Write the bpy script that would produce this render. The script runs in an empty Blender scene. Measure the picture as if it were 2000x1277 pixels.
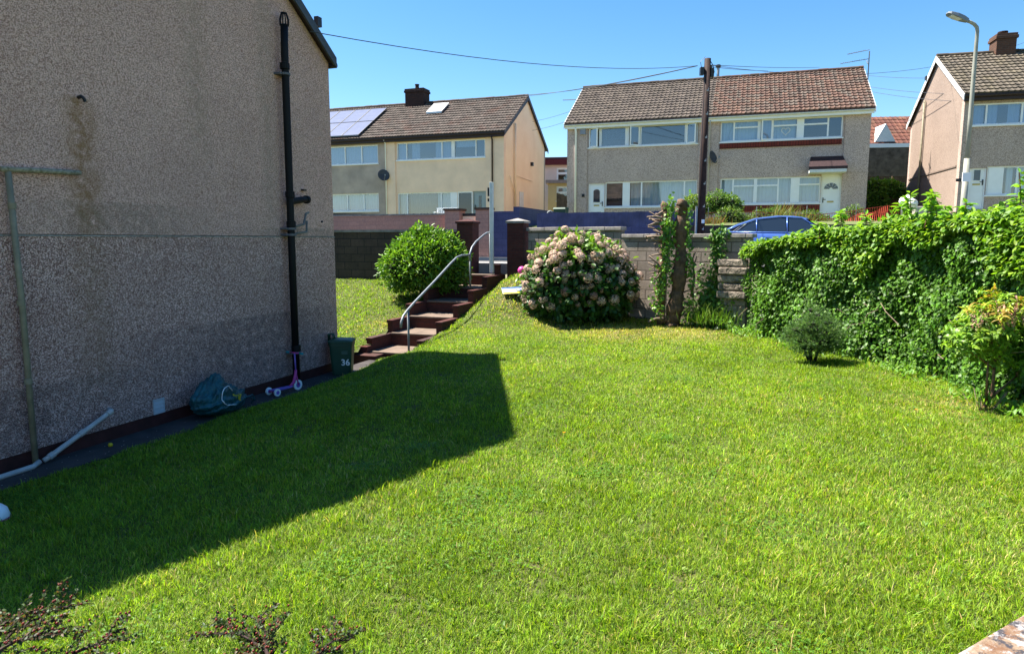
import bpy, math, random
import numpy as np
from mathutils import Vector, Matrix
random.seed(7); rng = np.random.default_rng(11)
sc = bpy.context.scene
R = math.radians
# ------------------------------------------------------------------ camera, sky, sun, exposure
CAMZ = 2.3; F = 1333.33; CX = 1000.0; CY = 638.5; HZ = 468.0
PIT = math.atan((CY - HZ) / F); PC, PS = math.cos(PIT), math.sin(PIT)
cd = bpy.data.cameras.new('camera'); cam = bpy.data.objects.new('camera', cd); sc.collection.objects.link(cam)
cam.location = (0, 0, CAMZ); cam.rotation_euler = (math.pi/2 - PIT, 0, 0)
cd.sensor_width = 36; cd.lens = 24.0; cd.clip_start = .05; cd.clip_end = 3000
sc.camera = cam
SUN_EL = R(59.3); SUN_AZ = R(-70)           # azimuth from +Y, negative towards -X
world = bpy.data.worlds.new('World'); sc.world = world; world.use_nodes = True
nt = world.node_tree; nt.nodes.clear()
sky = nt.nodes.new('ShaderNodeTexSky'); sky.sky_type = 'NISHITA'; sky.sun_disc = False
sky.sun_elevation = SUN_EL; sky.sun_rotation = SUN_AZ; sky.altitude = 100; sky.air_density = 1.0; sky.dust_density = .35; sky.ozone_density = 2.2
hs = nt.nodes.new('ShaderNodeHueSaturation'); hs.inputs['Saturation'].default_value = 1.32
bg = nt.nodes.new('ShaderNodeBackground'); bg.inputs['Strength'].default_value = .067
wo = nt.nodes.new('ShaderNodeOutputWorld')
nt.links.new(sky.outputs[0], hs.inputs['Color']); nt.links.new(hs.outputs[0], bg.inputs[0]); nt.links.new(bg.outputs[0], wo.inputs[0])
sl = bpy.data.lights.new('sun', 'SUN'); sl.energy = 5.0; sl.angle = R(.5); sl.color = (1, .94, .84)
so = bpy.data.objects.new('sun', sl); sc.collection.objects.link(so)
sd = Vector((math.sin(SUN_AZ)*math.cos(SUN_EL), math.cos(SUN_AZ)*math.cos(SUN_EL), math.sin(SUN_EL)))
so.rotation_euler = sd.to_track_quat('Z', 'Y').to_euler(); so.location = (-20, 10, 30)
sc.view_settings.view_transform = 'Standard'; sc.view_settings.look = 'None'
sc.view_settings.exposure = 1.76; sc.view_settings.gamma = 1
try:
    sc.cycles.max_bounces = 8; sc.cycles.transparent_max_bounces = 12; sc.cycles.caustics_reflective = False; sc.cycles.caustics_refractive = False
    sc.cycles.use_denoising = True
except Exception: pass

# ------------------------------------------------------------------ measuring helpers (photo pixel + a known depth / plane -> point in metres)
def ray(x, y):
    a = x - CX; b = CY - y
    return np.array([a, F*PC + b*PS, -F*PS + b*PC])
CAM = np.array([0, 0, CAMZ])
def at(x, y, Y): r = ray(x, y); return CAM + r*(Y/r[1])
def gz(x, y, z): r = ray(x, y); return CAM + r*((z-CAMZ)/r[2])
def plp(x, y, P, n):
    r = ray(x, y); P = np.array(P, float); n = np.array(n, float)
    return CAM + r*(((P-CAM) @ n)/(r @ n))
class Frame:                                  # local frame: x along facade to the right, y away, z up
    def __init__(s, ox, oy, oz, deg):
        s.o = np.array([ox, oy, oz]); s.a = R(deg)
        s.u = np.array([math.cos(s.a), -math.sin(s.a), 0]); s.v = np.array([math.sin(s.a), math.cos(s.a), 0])
    def w(s, u, v, z): return s.o + s.u*u + s.v*v + np.array([0, 0, z])
    def loc(s, P): d = np.array(P) - s.o; return np.array([d @ s.u, d @ s.v, d[2]])
    def fv(s, x, y, v=0.): P = plp(x, y, s.w(0, v, 0), s.v); return s.loc(P)       # hit plane y=v
    def fu(s, x, y, u=0.): P = plp(x, y, s.w(u, 0, 0), s.u); return s.loc(P)       # hit plane x=u
    def pt(s, x, y, P0, n): P = plp(x, y, s.w(*P0), s.u*n[0]+s.v*n[1]+np.array([0, 0, n[2]])); return s.loc(P)

# ------------------------------------------------------------------ object helpers
def link(o): sc.collection.objects.link(o); return o
def tag(o, label=None, cat=None, group=None, kind=None):
    if label: o['label'] = label
    if cat: o['category'] = cat
    if group: o['group'] = group
    if kind: o['kind'] = kind
    return o
def thing(name, label, cat, loc=(0, 0, 0), rz=0, group=None):
    o = bpy.data.objects.new(name, None); link(o); o.location = loc; o.rotation_euler = (0, 0, rz); o.empty_display_size = .2
    return tag(o, label, cat, group)
def fthing(name, label, cat, fr, group=None): return thing(name, label, cat, tuple(fr.o), -fr.a, group)
def copy_tree(o, parent=None):
    c = o.copy(); link(c)
    if parent is not None: c.parent = parent
    for ch in list(o.children): copy_tree(ch, c)
    return c

class MB:
    def __init__(s): s.v = []; s.f = []; s.c = []; s.col = None
    def add(s, vs, fs, col=None):
        b = len(s.v); s.v.extend([tuple(map(float, p)) for p in vs])
        for f in fs: s.f.append(tuple(b+i for i in f)); s.c.append(col if col is not None else (1, 1, 1, 1))
    def box(s, x0, x1, y0, y1, z0, z1, col=None):
        s.add([(x0,y0,z0),(x1,y0,z0),(x1,y1,z0),(x0,y1,z0),(x0,y0,z1),(x1,y0,z1),(x1,y1,z1),(x0,y1,z1)],
              [(0,3,2,1),(4,5,6,7),(0,1,5,4),(1,2,6,5),(2,3,7,6),(3,0,4,7)], col); return s
    def prism(s, poly, axis, a0, a1, col=None):    # poly of 2D points swept along axis (0:x -> poly is (y,z); 1:y -> (x,z); 2:z -> (x,y))
        def mk(p, a): return (a, p[0], p[1]) if axis == 0 else (p[0], a, p[1]) if axis == 1 else (p[0], p[1], a)
        n = len(poly)
        s.add([mk(p, a0) for p in poly]+[mk(p, a1) for p in poly],
              [tuple(range(n))[::-1], tuple(range(n, 2*n))]+[(i, (i+1) % n, n+(i+1) % n, n+i) for i in range(n)], col); return s
    def hexa(s, pts, col=None):                    # 8 points: bottom loop 4, top loop 4
        s.add(pts, [(0,3,2,1),(4,5,6,7),(0,1,5,4),(1,2,6,5),(2,3,7,6),(3,0,4,7)], col); return s
    def tube(s, pts, r, n=8, cap=True, col=None):
        pts = [Vector(p) for p in pts]; m = len(pts); rr = r if isinstance(r, (list, tuple)) else [r]*m
        vs = []; up = None
        for i, p in enumerate(pts):
            d = (pts[min(i+1, m-1)] - pts[max(i-1, 0)])
            if d.length < 1e-9: d = Vector((0, 0, 1))
            d.normalize()
            if up is None:
                up = d.orthogonal().normalized()
            else:
                up = (up - d*up.dot(d));
                up = up.normalized() if up.length > 1e-6 else d.orthogonal().normalized()
            sd_ = d.cross(up)
            for k in range(n):
                a = 2*math.pi*k/n; vs.append(p + (up*math.cos(a) + sd_*math.sin(a))*rr[i])
        fs = [(i*n+k, i*n+(k+1) % n, (i+1)*n+(k+1) % n, (i+1)*n+k) for i in range(m-1) for k in range(n)]
        if cap: fs += [tuple(range(n))[::-1], tuple(range((m-1)*n, m*n))]
        s.add(vs, fs, col); return s
    def lathe(s, prof, c=(0, 0, 0), n=16, ax='z', col=None):
        vs = []
        for r, h in prof:
            for k in range(n):
                a = 2*math.pi*k/n; x, y = r*math.cos(a), r*math.sin(a)
                vs.append((c[0]+x, c[1]+y, c[2]+h) if ax == 'z' else (c[0]+h, c[1]+x, c[2]+y) if ax == 'x' else (c[0]+x, c[1]+h, c[2]+y))
        m = len(prof)
        s.add(vs, [(i*n+k, i*n+(k+1) % n, (i+1)*n+(k+1) % n, (i+1)*n+k) for i in range(m-1) for k in range(n)]+[tuple(range(n))[::-1], tuple(range((m-1)*n, m*n))], col); return s
    def build(s, name, mat, parent=None, smooth=False, bevel=0, colors=False, recalc=True):
        me = bpy.data.meshes.new(name); me.from_pydata(s.v, [], s.f); me.validate(verbose=False)
        if recalc:
            import bmesh
            bm = bmesh.new(); bm.from_mesh(me); bmesh.ops.recalc_face_normals(bm, faces=bm.faces); bm.to_mesh(me); bm.free()
        if colors:
            at_ = me.color_attributes.new('col', 'FLOAT_COLOR', 'CORNER')
            arr = np.zeros((len(me.loops), 4), np.float32); k = 0
            for f, c in zip(me.polygons, s.c): arr[f.loop_start:f.loop_start+f.loop_total] = c
            at_.data.foreach_set('color', arr.ravel())
        if smooth:
            me.polygons.foreach_set('use_smooth', [True]*len(me.polygons))
        me.materials.append(mat)
        o = bpy.data.objects.new(name, me); link(o)
        if parent is not None: o.parent = parent
        if bevel:
            b = o.modifiers.new('bevel', 'BEVEL'); b.width = bevel; b.segments = 2; b.limit_method = 'ANGLE'
        return o

def np_mesh(name, V, T, mat, parent=None, cols=None, smooth=False):
    me = bpy.data.meshes.new(name); nv, nf, k = len(V), len(T), T.shape[1]
    me.vertices.add(nv); me.vertices.foreach_set('co', np.ascontiguousarray(V, np.float32).ravel())
    me.loops.add(nf*k); me.polygons.add(nf)
    me.loops.foreach_set('vertex_index', np.ascontiguousarray(T, np.int32).ravel())
    me.polygons.foreach_set('loop_start', np.arange(0, nf*k, k, dtype=np.int32))
    me.polygons.foreach_set('loop_total', np.full(nf, k, np.int32))
    if smooth: me.polygons.foreach_set('use_smooth', np.ones(nf, bool))
    me.update(calc_edges=True)
    if cols is not None:
        a = me.color_attributes.new('col', 'FLOAT_COLOR', 'POINT')
        c = np.ones((nv, 4), np.float32); c[:, :3] = cols; a.data.foreach_set('color', c.ravel())
    me.materials.append(mat)
    o = bpy.data.objects.new(name, me); link(o)
    if parent is not None: o.parent = parent
    return o

SHAPES = {
 'oval': ([(0,0,0),(.35,-.5,.05),(.35,.5,.05),(.75,-.36,.02),(.75,.36,.02),(1,0,-.1),(.5,0,-.03)], [(0,1,6),(0,6,2),(1,3,6),(2,6,4),(3,5,6),(4,6,5)]),
 'dia': ([(0,0,0),(.45,-.5,.05),(1,0,-.05),(.45,.5,.05)], [(0,1,2),(0,2,3)]),
 'ivy': ([(0,0,0),(.05,-.5,.03),(.38,-.28,.02),(.5,-.55,.02),(.65,-.2,.0),(1,0,-.08),(.65,.2,.0),(.5,.55,.02),(.38,.28,.02),(.05,.5,.03),(.3,0,-.02)],
         [(10,0,1),(10,1,2),(10,2,3),(10,3,4),(10,4,5),(10,5,6),(10,6,7),(10,7,8),(10,8,9),(10,9,0)]),
 'blade': ([(0,-.5,0),(0,.5,0),(.55,-.42,.06),(.55,.42,.06),(1,0,-.12)], [(0,1,3),(0,3,2),(2,3,4)]),
 'needle': ([(0,-.5,0),(0,.5,0),(1,0,0)], [(0,1,2)]),
 'strap': ([(0,-.4,0),(0,.4,0),(.35,-.5,.1),(.35,.5,.1),(.7,-.35,.05),(.7,.35,.05),(1,0,-.18)], [(0,1,3),(0,3,2),(2,3,5),(2,5,4),(4,5,6)]),
}
def unit(a): return a/np.maximum(np.linalg.norm(a, axis=-1, keepdims=True), 1e-9)
def leaves(name, P, D, N, L, W, cols, mat, shape, parent=None):
    tv, tf = SHAPES[shape]; tv = np.array(tv, float); tf = np.array(tf)
    D = unit(D); S = unit(np.cross(D, N)); N2 = np.cross(S, D); n = len(P); L = np.broadcast_to(L, (n,)); W = np.broadcast_to(W, (n,))
    V = (P[:, None] + D[:, None]*(tv[None, :, 0:1]*L[:, None, None]) + S[:, None]*(tv[None, :, 1:2]*W[:, None, None]) + N2[:, None]*(tv[None, :, 2:3]*L[:, None, None]))
    T = (np.arange(n)[:, None, None]*len(tv) + tf[None]).reshape(-1, 3)
    C = np.repeat(cols, len(tv), axis=0)
    return np_mesh(name, V.reshape(-1, 3), T, mat, parent, C)
def pick(pal, n, jit=.15):
    pal = np.array(pal); c = pal[rng.integers(0, len(pal), n)]
    return np.clip(c*(1+rng.normal(0, jit, (n, 1)))*(1+rng.normal(0, .05, (n, 3))), .002, 1)
def cloud(lobes, n, shell=.55, lump_=.09):
    """points spread through the outer part of a set of ellipsoids; returns points and outward directions"""
    w = np.array([l[3]*l[4]+l[4]*l[5]+l[3]*l[5] for l in lobes]); idx = rng.choice(len(lobes), n, p=w/w.sum())
    Lb = np.array(lobes)[idx]; d = unit(rng.normal(size=(n, 3)))
    r = shell + (1-shell)*rng.random(n)**.6
    r = r*(1+.06*rng.normal(size=n))*(1+lump_*np.sin(5.3*d[:, 0]+3.1*d[:, 2]+idx*1.7)*np.sin(4.7*d[:, 1]-3.9*d[:, 2]+idx*2.3)+.6*lump_*np.sin(11*d[:, 0]+idx)*np.sin(9*d[:, 2]+7*d[:, 1]))
    P = Lb[:, :3] + d*Lb[:, 3:6]*r[:, None]
    return P, unit(d/Lb[:, 3:6])
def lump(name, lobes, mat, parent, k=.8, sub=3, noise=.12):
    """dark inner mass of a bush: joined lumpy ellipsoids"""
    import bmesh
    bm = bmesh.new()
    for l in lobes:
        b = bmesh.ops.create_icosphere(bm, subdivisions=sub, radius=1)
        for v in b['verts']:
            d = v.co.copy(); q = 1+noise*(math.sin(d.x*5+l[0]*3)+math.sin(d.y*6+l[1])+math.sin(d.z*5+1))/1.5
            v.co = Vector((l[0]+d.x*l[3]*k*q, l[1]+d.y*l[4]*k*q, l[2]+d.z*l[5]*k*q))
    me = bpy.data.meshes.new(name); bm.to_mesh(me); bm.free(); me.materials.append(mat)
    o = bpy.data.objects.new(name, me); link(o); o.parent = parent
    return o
def text_mesh(name, txt, size, mat, parent, M, extrude=.001):
    cu = bpy.data.curves.new(name+'_c', 'FONT'); cu.body = txt; cu.size = size; cu.extrude = extrude; cu.offset = size*.02
    cu.align_x = 'CENTER'; cu.align_y = 'CENTER'
    t = bpy.data.objects.new(name+'_t', cu); link(t)
    dg = bpy.context.evaluated_depsgraph_get(); me = bpy.data.meshes.new_from_object(t.evaluated_get(dg)); 
    bpy.data.objects.remove(t); me.materials.clear(); me.materials.append(mat); me.transform(M)
    o = bpy.data.objects.new(name, me); link(o); o.parent = parent
    return o

# ------------------------------------------------------------------ materials
class G:
    def __init__(s, name):
        s.m = bpy.data.materials.new(name); s.m.use_nodes = True; s.t = s.m.node_tree; s.t.nodes.clear()
        s.out = s.n('ShaderNodeOutputMaterial'); s._co = None
    def n(s, typ, ins=None, **kw):
        nd = s.t.nodes.new(typ)
        for k, v in kw.items(): setattr(nd, k, v)
        for k, v in (ins or {}).items(): s.set(nd, k, v)
        return nd
    def set(s, nd, k, v):
        if hasattr(v, 'is_output') or hasattr(v, 'links'): s.t.links.new(v, nd.inputs[k])
        elif isinstance(v, bpy.types.Node): s.t.links.new(v.outputs[0], nd.inputs[k])
        else:
            i = nd.inputs[k]
            if i.type == 'RGBA' and len(v) == 3: v = (*v, 1)
            i.default_value = v
    def co(s):
        if s._co is None: s._co = s.n('ShaderNodeTexCoord').outputs['Object']
        return s._co
    def noise(s, scale, detail=4, rough=.6, vec=None, out='Fac'):
        return s.n('ShaderNodeTexNoise', {'Vector': vec if vec is not None else s.co(), 'Scale': scale, 'Detail': detail, 'Roughness': rough}).outputs[out]
    def vor(s, scale, out='Color', vec=None): return s.n('ShaderNodeTexVoronoi', {'Vector': vec if vec is not None else s.co(), 'Scale': scale}).outputs[out]
    def ramp(s, fac, stops):
        r = s.n('ShaderNodeValToRGB', {'Fac': fac}); e = r.color_ramp.elements
        while len(e) < len(stops): e.new(.5)
        for el, (p, c) in zip(e, stops): el.position = p; el.color = (*c, 1) if len(c) == 3 else c
        return r.outputs[0]
    def mix(s, fac, a, b, bt='MIX'):
        m = s.n('ShaderNodeMix', data_type='RGBA', blend_type=bt)
        s.set(m, 0, fac); s.set(m, 6, a); s.set(m, 7, b); return m.outputs[2]
    def math(s, op, a, b=0., clamp=False):
        m = s.n('ShaderNodeMath', operation=op, use_clamp=clamp); s.set(m, 0, a); s.set(m, 1, b); return m.outputs[0]
    def sep(s, v): return s.n('ShaderNodeSeparateXYZ', {0: v})
    def comb(s, x, y, z=0.): return s.n('ShaderNodeCombineXYZ', {0: x, 1: y, 2: z}).outputs[0]
    def mapr(s, v, a, b, c=0., d=1.): return s.n('ShaderNodeMapRange', {0: v, 1: a, 2: b, 3: c, 4: d}).outputs[0]
    def bump(s, h, st=.3, dist=.01): return s.n('ShaderNodeBump', {'Height': h, 'Strength': st, 'Distance': dist}).outputs[0]
    def bsdf(s, col, rough=.8, spec=.3, metal=0., normal=None, coat=0.):
        p = s.n('ShaderNodeBsdfPrincipled'); s.set(p, 'Base Color', col); s.set(p, 'Roughness', rough); s.set(p, 'Specular IOR Level', spec); s.set(p, 'Metallic', metal)
        if coat: s.set(p, 'Coat Weight', coat); s.set(p, 'Coat Roughness', .05)
        if normal is not None: s.set(p, 'Normal', normal)
        return p.outputs[0]
    def done(s, sh): s.t.links.new(sh, s.out.inputs[0]); return s.m

def plain(name, col, rough=.7, var=.12, scale=6, col2=None, bump=0., bscale=60, spec=.3, metal=0., coat=0., dist=.01):
    g = G(name); c2 = col2 if col2 else tuple(x*(1-var*2.2) for x in col)
    f = g.mapr(g.noise(scale, 5), .3, .7)
    c = g.mix(f, col, c2); n = g.bump(g.noise(bscale, 3), bump, dist) if bump else None
    return g.done(g.bsdf(c, rough, spec, metal, n, coat))
def pebble(name, light, dark, warm, scale, amt=.5, bump=.6, stains=None, soft=.25):
    g = G(name); v = g.n('ShaderNodeTexVoronoi', {'Vector': g.co(), 'Scale': scale})
    h = g.sep(v.outputs['Color']).outputs[0]
    c = g.ramp(h, [(0, dark), (amt*.6, tuple(.5*a+.5*b for a, b in zip(dark, warm))), (amt, warm), (min(amt+soft, .98), light)])
    big = g.mapr(g.noise(.55, 5, .65), .32, .7)
    c = g.mix(g.math('MULTIPLY', big, .38), c, tuple(x*.55 for x in warm))
    fine = g.noise(scale*1.7, 2)
    c = g.mix(.35, c, g.mix(1.0, c, g.ramp(fine, [(.3, (.55,.55,.55)), (.7, (1.35,1.35,1.35))]), 'MULTIPLY'))
    if stains:
        co = g.sep(g.co())
        for (y, z0, z1, w, col, st) in stains:
            wob = g.math('MULTIPLY', g.math('SUBTRACT', g.noise(3, 3), .5), .25)
            d = g.math('ABSOLUTE', g.math('SUBTRACT', g.math('ADD', co.outputs[1], wob), y))
            m = g.mapr(d, w, w*.15); mz = g.math('MULTIPLY', g.mapr(co.outputs[2], z0, z0+(z1-z0)*.15), g.mapr(co.outputs[2], z1+.02, z1-.02))
            m = g.math('MULTIPLY', g.math('MULTIPLY', m, mz), g.math('MULTIPLY', g.mapr(g.noise(9, 4), .3, .6), st), True)
            c = g.mix(m, c, col)
    n = g.bump(g.math('ADD', h, g.math('MULTIPLY', v.outputs['Distance'], -1.)), bump, .008)
    return g.done(g.bsdf(c, .9, .2, 0., n))
def masonry(name, c1, c2, mortar, bw, bh, ms=.012, bump=.5, dirt=(.1,.09,.08), dirtamt=.5, off=.5, rough=.88):
    g = G(name); s = g.sep(g.co()); vec = g.comb(g.math('ADD', s.outputs[0], s.outputs[1]), s.outputs[2])
    b = g.n('ShaderNodeTexBrick', {'Vector': vec, 'Color1': c1, 'Color2': c2, 'Mortar': mortar, 'Scale': 1., 'Mortar Size': ms, 'Mortar Smooth': .2, 'Bias': 0., 'Brick Width': bw, 'Row Height': bh}); b.offset = off
    c = b.outputs[0]
    c = g.mix(.5, c, g.mix(1., c, g.ramp(g.noise(14, 5, .7), [(.3, (.6,.6,.6)), (.7, (1.3,1.28,1.25))]), 'MULTIPLY'))
    c = g.mix(g.math('MULTIPLY', g.mapr(g.noise(1.3, 6, .7), .42, .7), dirtamt), c, dirt)
    n = g.bump(g.math('ADD', g.math('MULTIPLY', b.outputs['Fac'], -1.5), g.noise(45, 4)), bump, .008)
    return g.done(g.bsdf(c, rough, .25, 0., n))
def leafmat(name, trans=.4, rough=.42, spec=.45, tint=(1.25,1.25,.55), gl=1.):
    g = G(name); a = g.n('ShaderNodeAttribute', attribute_name='col').outputs['Color']
    sh = g.bsdf(a, rough, spec)
    t = g.n('ShaderNodeBsdfTranslucent', {'Color': g.mix(1., a, tint, 'MULTIPLY')}).outputs[0]
    return g.done(g.n('ShaderNodeMixShader', {0: trans, 1: sh, 2: t}).outputs[0])
def rooftile(name, moss=(.2,.17,.09), mossamt=.35, rust=None):
    g = G(name); a = g.n('ShaderNodeAttribute', attribute_name='col').outputs['Color']
    c = g.mix(g.math('MULTIPLY', g.mapr(g.noise(1.6, 6, .7), .5, .72), mossamt), a, moss)
    if rust: c = g.mix(g.math('MULTIPLY', g.mapr(g.noise(.9, 6, .75), .52, .66), .75), c, rust)
    c = g.mix(.5, c, g.mix(1., c, g.ramp(g.noise(22, 4, .7), [(.3, (.65,.65,.65)), (.7, (1.3,1.3,1.3))]), 'MULTIPLY'))
    return g.done(g.bsdf(c, .85, .25, 0., g.bump(g.noise(60, 3), .25, .01)))
def glassmat(name, tint=(.9,.95,1), base=.22):
    g = G(name); lw = g.n('ShaderNodeLayerWeight', {'Blend': .25}).outputs['Facing']
    f = g.math('ADD', g.math('MULTIPLY', lw, .5), base, True)
    return g.done(g.n('ShaderNodeMixShader', {0: f, 1: g.n('ShaderNodeBsdfTransparent', {'Color': tint}).outputs[0], 2: g.n('ShaderNodeBsdfGlossy', {'Color': (1,1,1), 'Roughness': .03}).outputs[0]}).outputs[0])

M = {}
M['white'] = plain('white_upvc', (.88,.87,.86), .35, .04, 3, spec=.5)
M['whitepaint'] = plain('white_paint', (.72,.72,.7), .6, .08, 8, bump=.1)
M['glass'] = glassmat('window_glass', (.85,.93,1), .14)
M['glassblue'] = glassmat('window_glass_strong', (.6,.7,.85), .16)
M['curtain'] = plain('net_curtain', (.42,.5,.56), .9, .05, 4)
M['blind'] = plain('vertical_blind', (.42,.46,.46), .9, .06, 4)
M['blinddark'] = plain('striped_blind', (.16,.15,.14), .9, .1, 4)
M['dark'] = plain('dark_void', (.02,.02,.022), .9)
M['black'] = plain('black_plastic', (.014,.014,.016), .45, .1, 5, spec=.4)
M['castiron'] = plain('black_painted_iron', (.007,.007,.008), .6, .2, 30, bump=.25, bscale=50, spec=.2)
M['galv'] = plain('galvanised_steel', (.33,.35,.36), .5, .15, 20, metal=.6)
M['grey'] = plain('grey_paint', (.22,.24,.26), .5, .12, 12, metal=.3)
M['alum'] = plain('aluminium', (.55,.56,.57), .4, .08, 10, metal=.7)
M['leadpipe'] = plain('old_grey_pipe', (.2,.2,.19), .7, .2, 15)
M['cream'] = plain('cream_pipe', (.27,.235,.16), .6, .18, 8)
M['pvcgrey'] = plain('pale_pvc_pipe', (.5,.46,.43), .45, .1, 10)
M['ledge'] = plain('mossy_pipe', (.42,.38,.3), .8, .5, 25, col2=(.12,.11,.06))
M['dpc'] = plain('dark_red_plinth', (.075,.02,.018), .7, .25, 5, bump=.3)
M['path'] = plain('path_concrete', (.07,.058,.055), .9, .25, 3, bump=.4, bscale=40)
M['conc'] = plain('weathered_concrete', (.34,.31,.28), .9, .25, 5, bump=.4, bscale=40)
M['tread'] = plain('dirty_tread', (.2,.145,.11), .9, .3, 4, col2=(.11,.08,.06), bump=.4, bscale=40)
M['stonelight'] = plain('pale_stone', (.5,.46,.4), .9, .25, 6, bump=.4, bscale=30)
M['road'] = plain('asphalt', (.06,.06,.062), .9, .15, 3, bump=.4, bscale=120)
M['pave'] = plain('pavement_slabs', (.3,.29,.28), .9, .15, 2, bump=.2)
M['kerb'] = plain('kerb_stone', (.36,.35,.33), .9, .15, 4)
M['soil'] = plain('lawn_soil', (.055,.075,.014), .95, .3, 4, col2=(.075,.065,.025), bump=.5, bscale=30)
M['farground'] = plain('garden_ground', (.09,.13,.03), .95, .3, .6, col2=(.13,.12,.06), bump=.3, bscale=10)
M['bark'] = plain('brown_bark', (.19,.115,.07), .95, .35, 7, col2=(.06,.04,.026), bump=1., bscale=26, dist=.02)
M['twig'] = plain('dead_twig', (.3,.22,.16), .9, .3, 20, bump=.4)
M['stem'] = plain('reddish_stem', (.26,.14,.075), .85, .3, 20, bump=.4)
M['inner'] = plain('inner_shade_fill', (.018,.02,.01), .95, .3, 12)  # near-black filling behind foliage; shade between the leaves put into the colour
M['leaf'] = leafmat('leaf_gloss', .38, .42, .38)
M['leafivy'] = leafmat('ivy_leaf', .35, .45, .3)
M['leafsoft'] = leafmat('leaf_soft', .45, .5, .35)
M['grass'] = leafmat('grass_blade', .48, .5, .25, (1.2,1.25,.5))
M['petal'] = leafmat('dried_petal', .3, .8, .1, (1,1,1))
M['redbrick'] = masonry('dark_red_brick', (.09,.028,.022), (.065,.02,.018), (.06,.03,.028), .225, .075, .008, .4, (.025,.012,.012), .5)
M['stepbrick'] = masonry('red_step_brick', (.11,.034,.024), (.08,.026,.02), (.07,.03,.025), .225, .075, .008, .5, (.03,.02,.015), .55)
M['block'] = masonry('grey_concrete_block', (.34,.285,.24), (.24,.2,.17), (.12,.1,.085), .45, .225, .014, .8, (.13,.105,.07), .65)
M['darkblock'] = masonry('dark_block', (.1,.07,.055), (.075,.055,.043), (.03,.028,.026), .45, .225, .01, .6, (.02,.02,.018), .6)
M['pinkblock'] = masonry('pink_block', (.52,.28,.21), (.46,.24,.18), (.36,.2,.155), .5, .15, .008, .3, (.25,.16,.14), .4)
M['blueblock'] = masonry('blue_painted_block', (.088,.092,.19), (.075,.08,.17), (.06,.065,.14), .45, .225, .01, .4, (.05,.05,.1), .5)
M['blue'] = plain('blue_paint', (.085,.09,.185), .6, .25, 2, bump=.15)
M['chimbrick'] = masonry('chimney_brick', (.05,.024,.02), (.035,.018,.016), (.03,.02,.018), .225, .075, .01, .4, (.02,.012,.01), .4)
M['chimbrick2'] = masonry('brown_chimney_brick', (.12,.055,.032), (.085,.042,.028), (.1,.07,.05), .225, .075, .01, .4, (.05,.025,.02), .4)
M['redtile'] = masonry('red_tile_band', (.2,.035,.025), (.15,.028,.02), (.05,.015,.012), .11, .4, .012, .5, (.08,.02,.015), .3, 0.)
M['creamwall'] = plain('cream_render', (.98,.7,.5), .9, .08, 1.2, bump=.2, bscale=90)
M['creamgable'] = plain('bounce_tinted_cream', (.98,.76,.53), .9, .1, 1.1, col2=(.9,.67,.45), bump=.2, bscale=90)  # warm bounced light on the end gable put into the colour
M['greyrender'] = plain('grey_dirty_render', (.52,.41,.34), .9, .3, .9, col2=(.3,.245,.21), bump=.4, bscale=70)
M['pinkrender'] = plain('pink_render', (.75,.58,.53), .9, .08, 1., bump=.1)
M['yellowrender'] = plain('yellow_render', (.72,.52,.28), .9, .08, 1., bump=.1)
M['peb2'] = pebble('grey_pebbledash', (.7,.54,.46), (.27,.19,.16), (.52,.39,.33), 60, .4, .4)
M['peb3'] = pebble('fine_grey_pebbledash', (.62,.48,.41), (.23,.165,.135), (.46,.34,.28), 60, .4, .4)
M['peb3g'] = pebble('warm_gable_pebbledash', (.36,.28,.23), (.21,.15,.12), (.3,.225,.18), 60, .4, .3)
M['fascia'] = plain('brown_fascia', (.035,.02,.02), .5, .1)
M['soilred'] = plain('maroon_paint', (.12,.012,.014), .5, .15)
M['slate'] = plain('dark_canopy_tile', (.045,.022,.024), .6, .3, 20, bump=.5, bscale=25)
M['wood'] = plain('brown_timber', (.14,.085,.05), .85, .3, 5, bump=.3)
M['polewood'] = plain('creosoted_pole', (.045,.022,.018), .8, .3, 8, bump=.4, bscale=30)
M['lampcol'] = plain('pale_grey_column', (.33,.33,.27), .55, .1, 6, metal=.1)
M['solar'] = plain('solar_cells', (.2,.2,.25), .18, .08, 3, spec=.8, coat=.6)
M['bingreen'] = plain('dark_green_plastic', (.012,.06,.035), .45, .15, 4, spec=.4)
M['baggreen'] = plain('green_bag_plastic', (.007,.1,.115), .4, .25, 6, spec=.45, bump=.9, bscale=11, dist=.06)
M['yellow'] = plain('yellow_print', (.6,.45,.02), .5)
M['pink'] = plain('pink_plastic', (.55,.06,.26), .4, .08)
M['purple'] = plain('purple_plastic', (.22,.13,.5), .4, .08)
M['teal'] = plain('teal_grip', (.02,.32,.36), .5)
M['rubber'] = plain('rubber', (.02,.02,.02), .8)
M['carblue'] = plain('metallic_blue_paint', (.09,.18,.5), .28, .03, 3, spec=.5, metal=.35, coat=1.)
M['carglass'] = G('car_glass'); M['carglass'] = M['carglass'].done(M['carglass'].bsdf((.02,.03,.045), .04, .9))
M['orange'] = plain('orange_netting', (.5,.07,.035), .6, .1)
M['signblue'] = plain('sign_blue', (.05,.12,.45), .5)
M['lichen'] = None

# ------------------------------------------------------------------ near house frame (x out of the gable, y along it away from camera)
H0 = Frame(-3.32, 12.84, 0, 19.55)
U19 = Frame(0.16, 18.5, 1.65, 19.0)              # gate line
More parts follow.
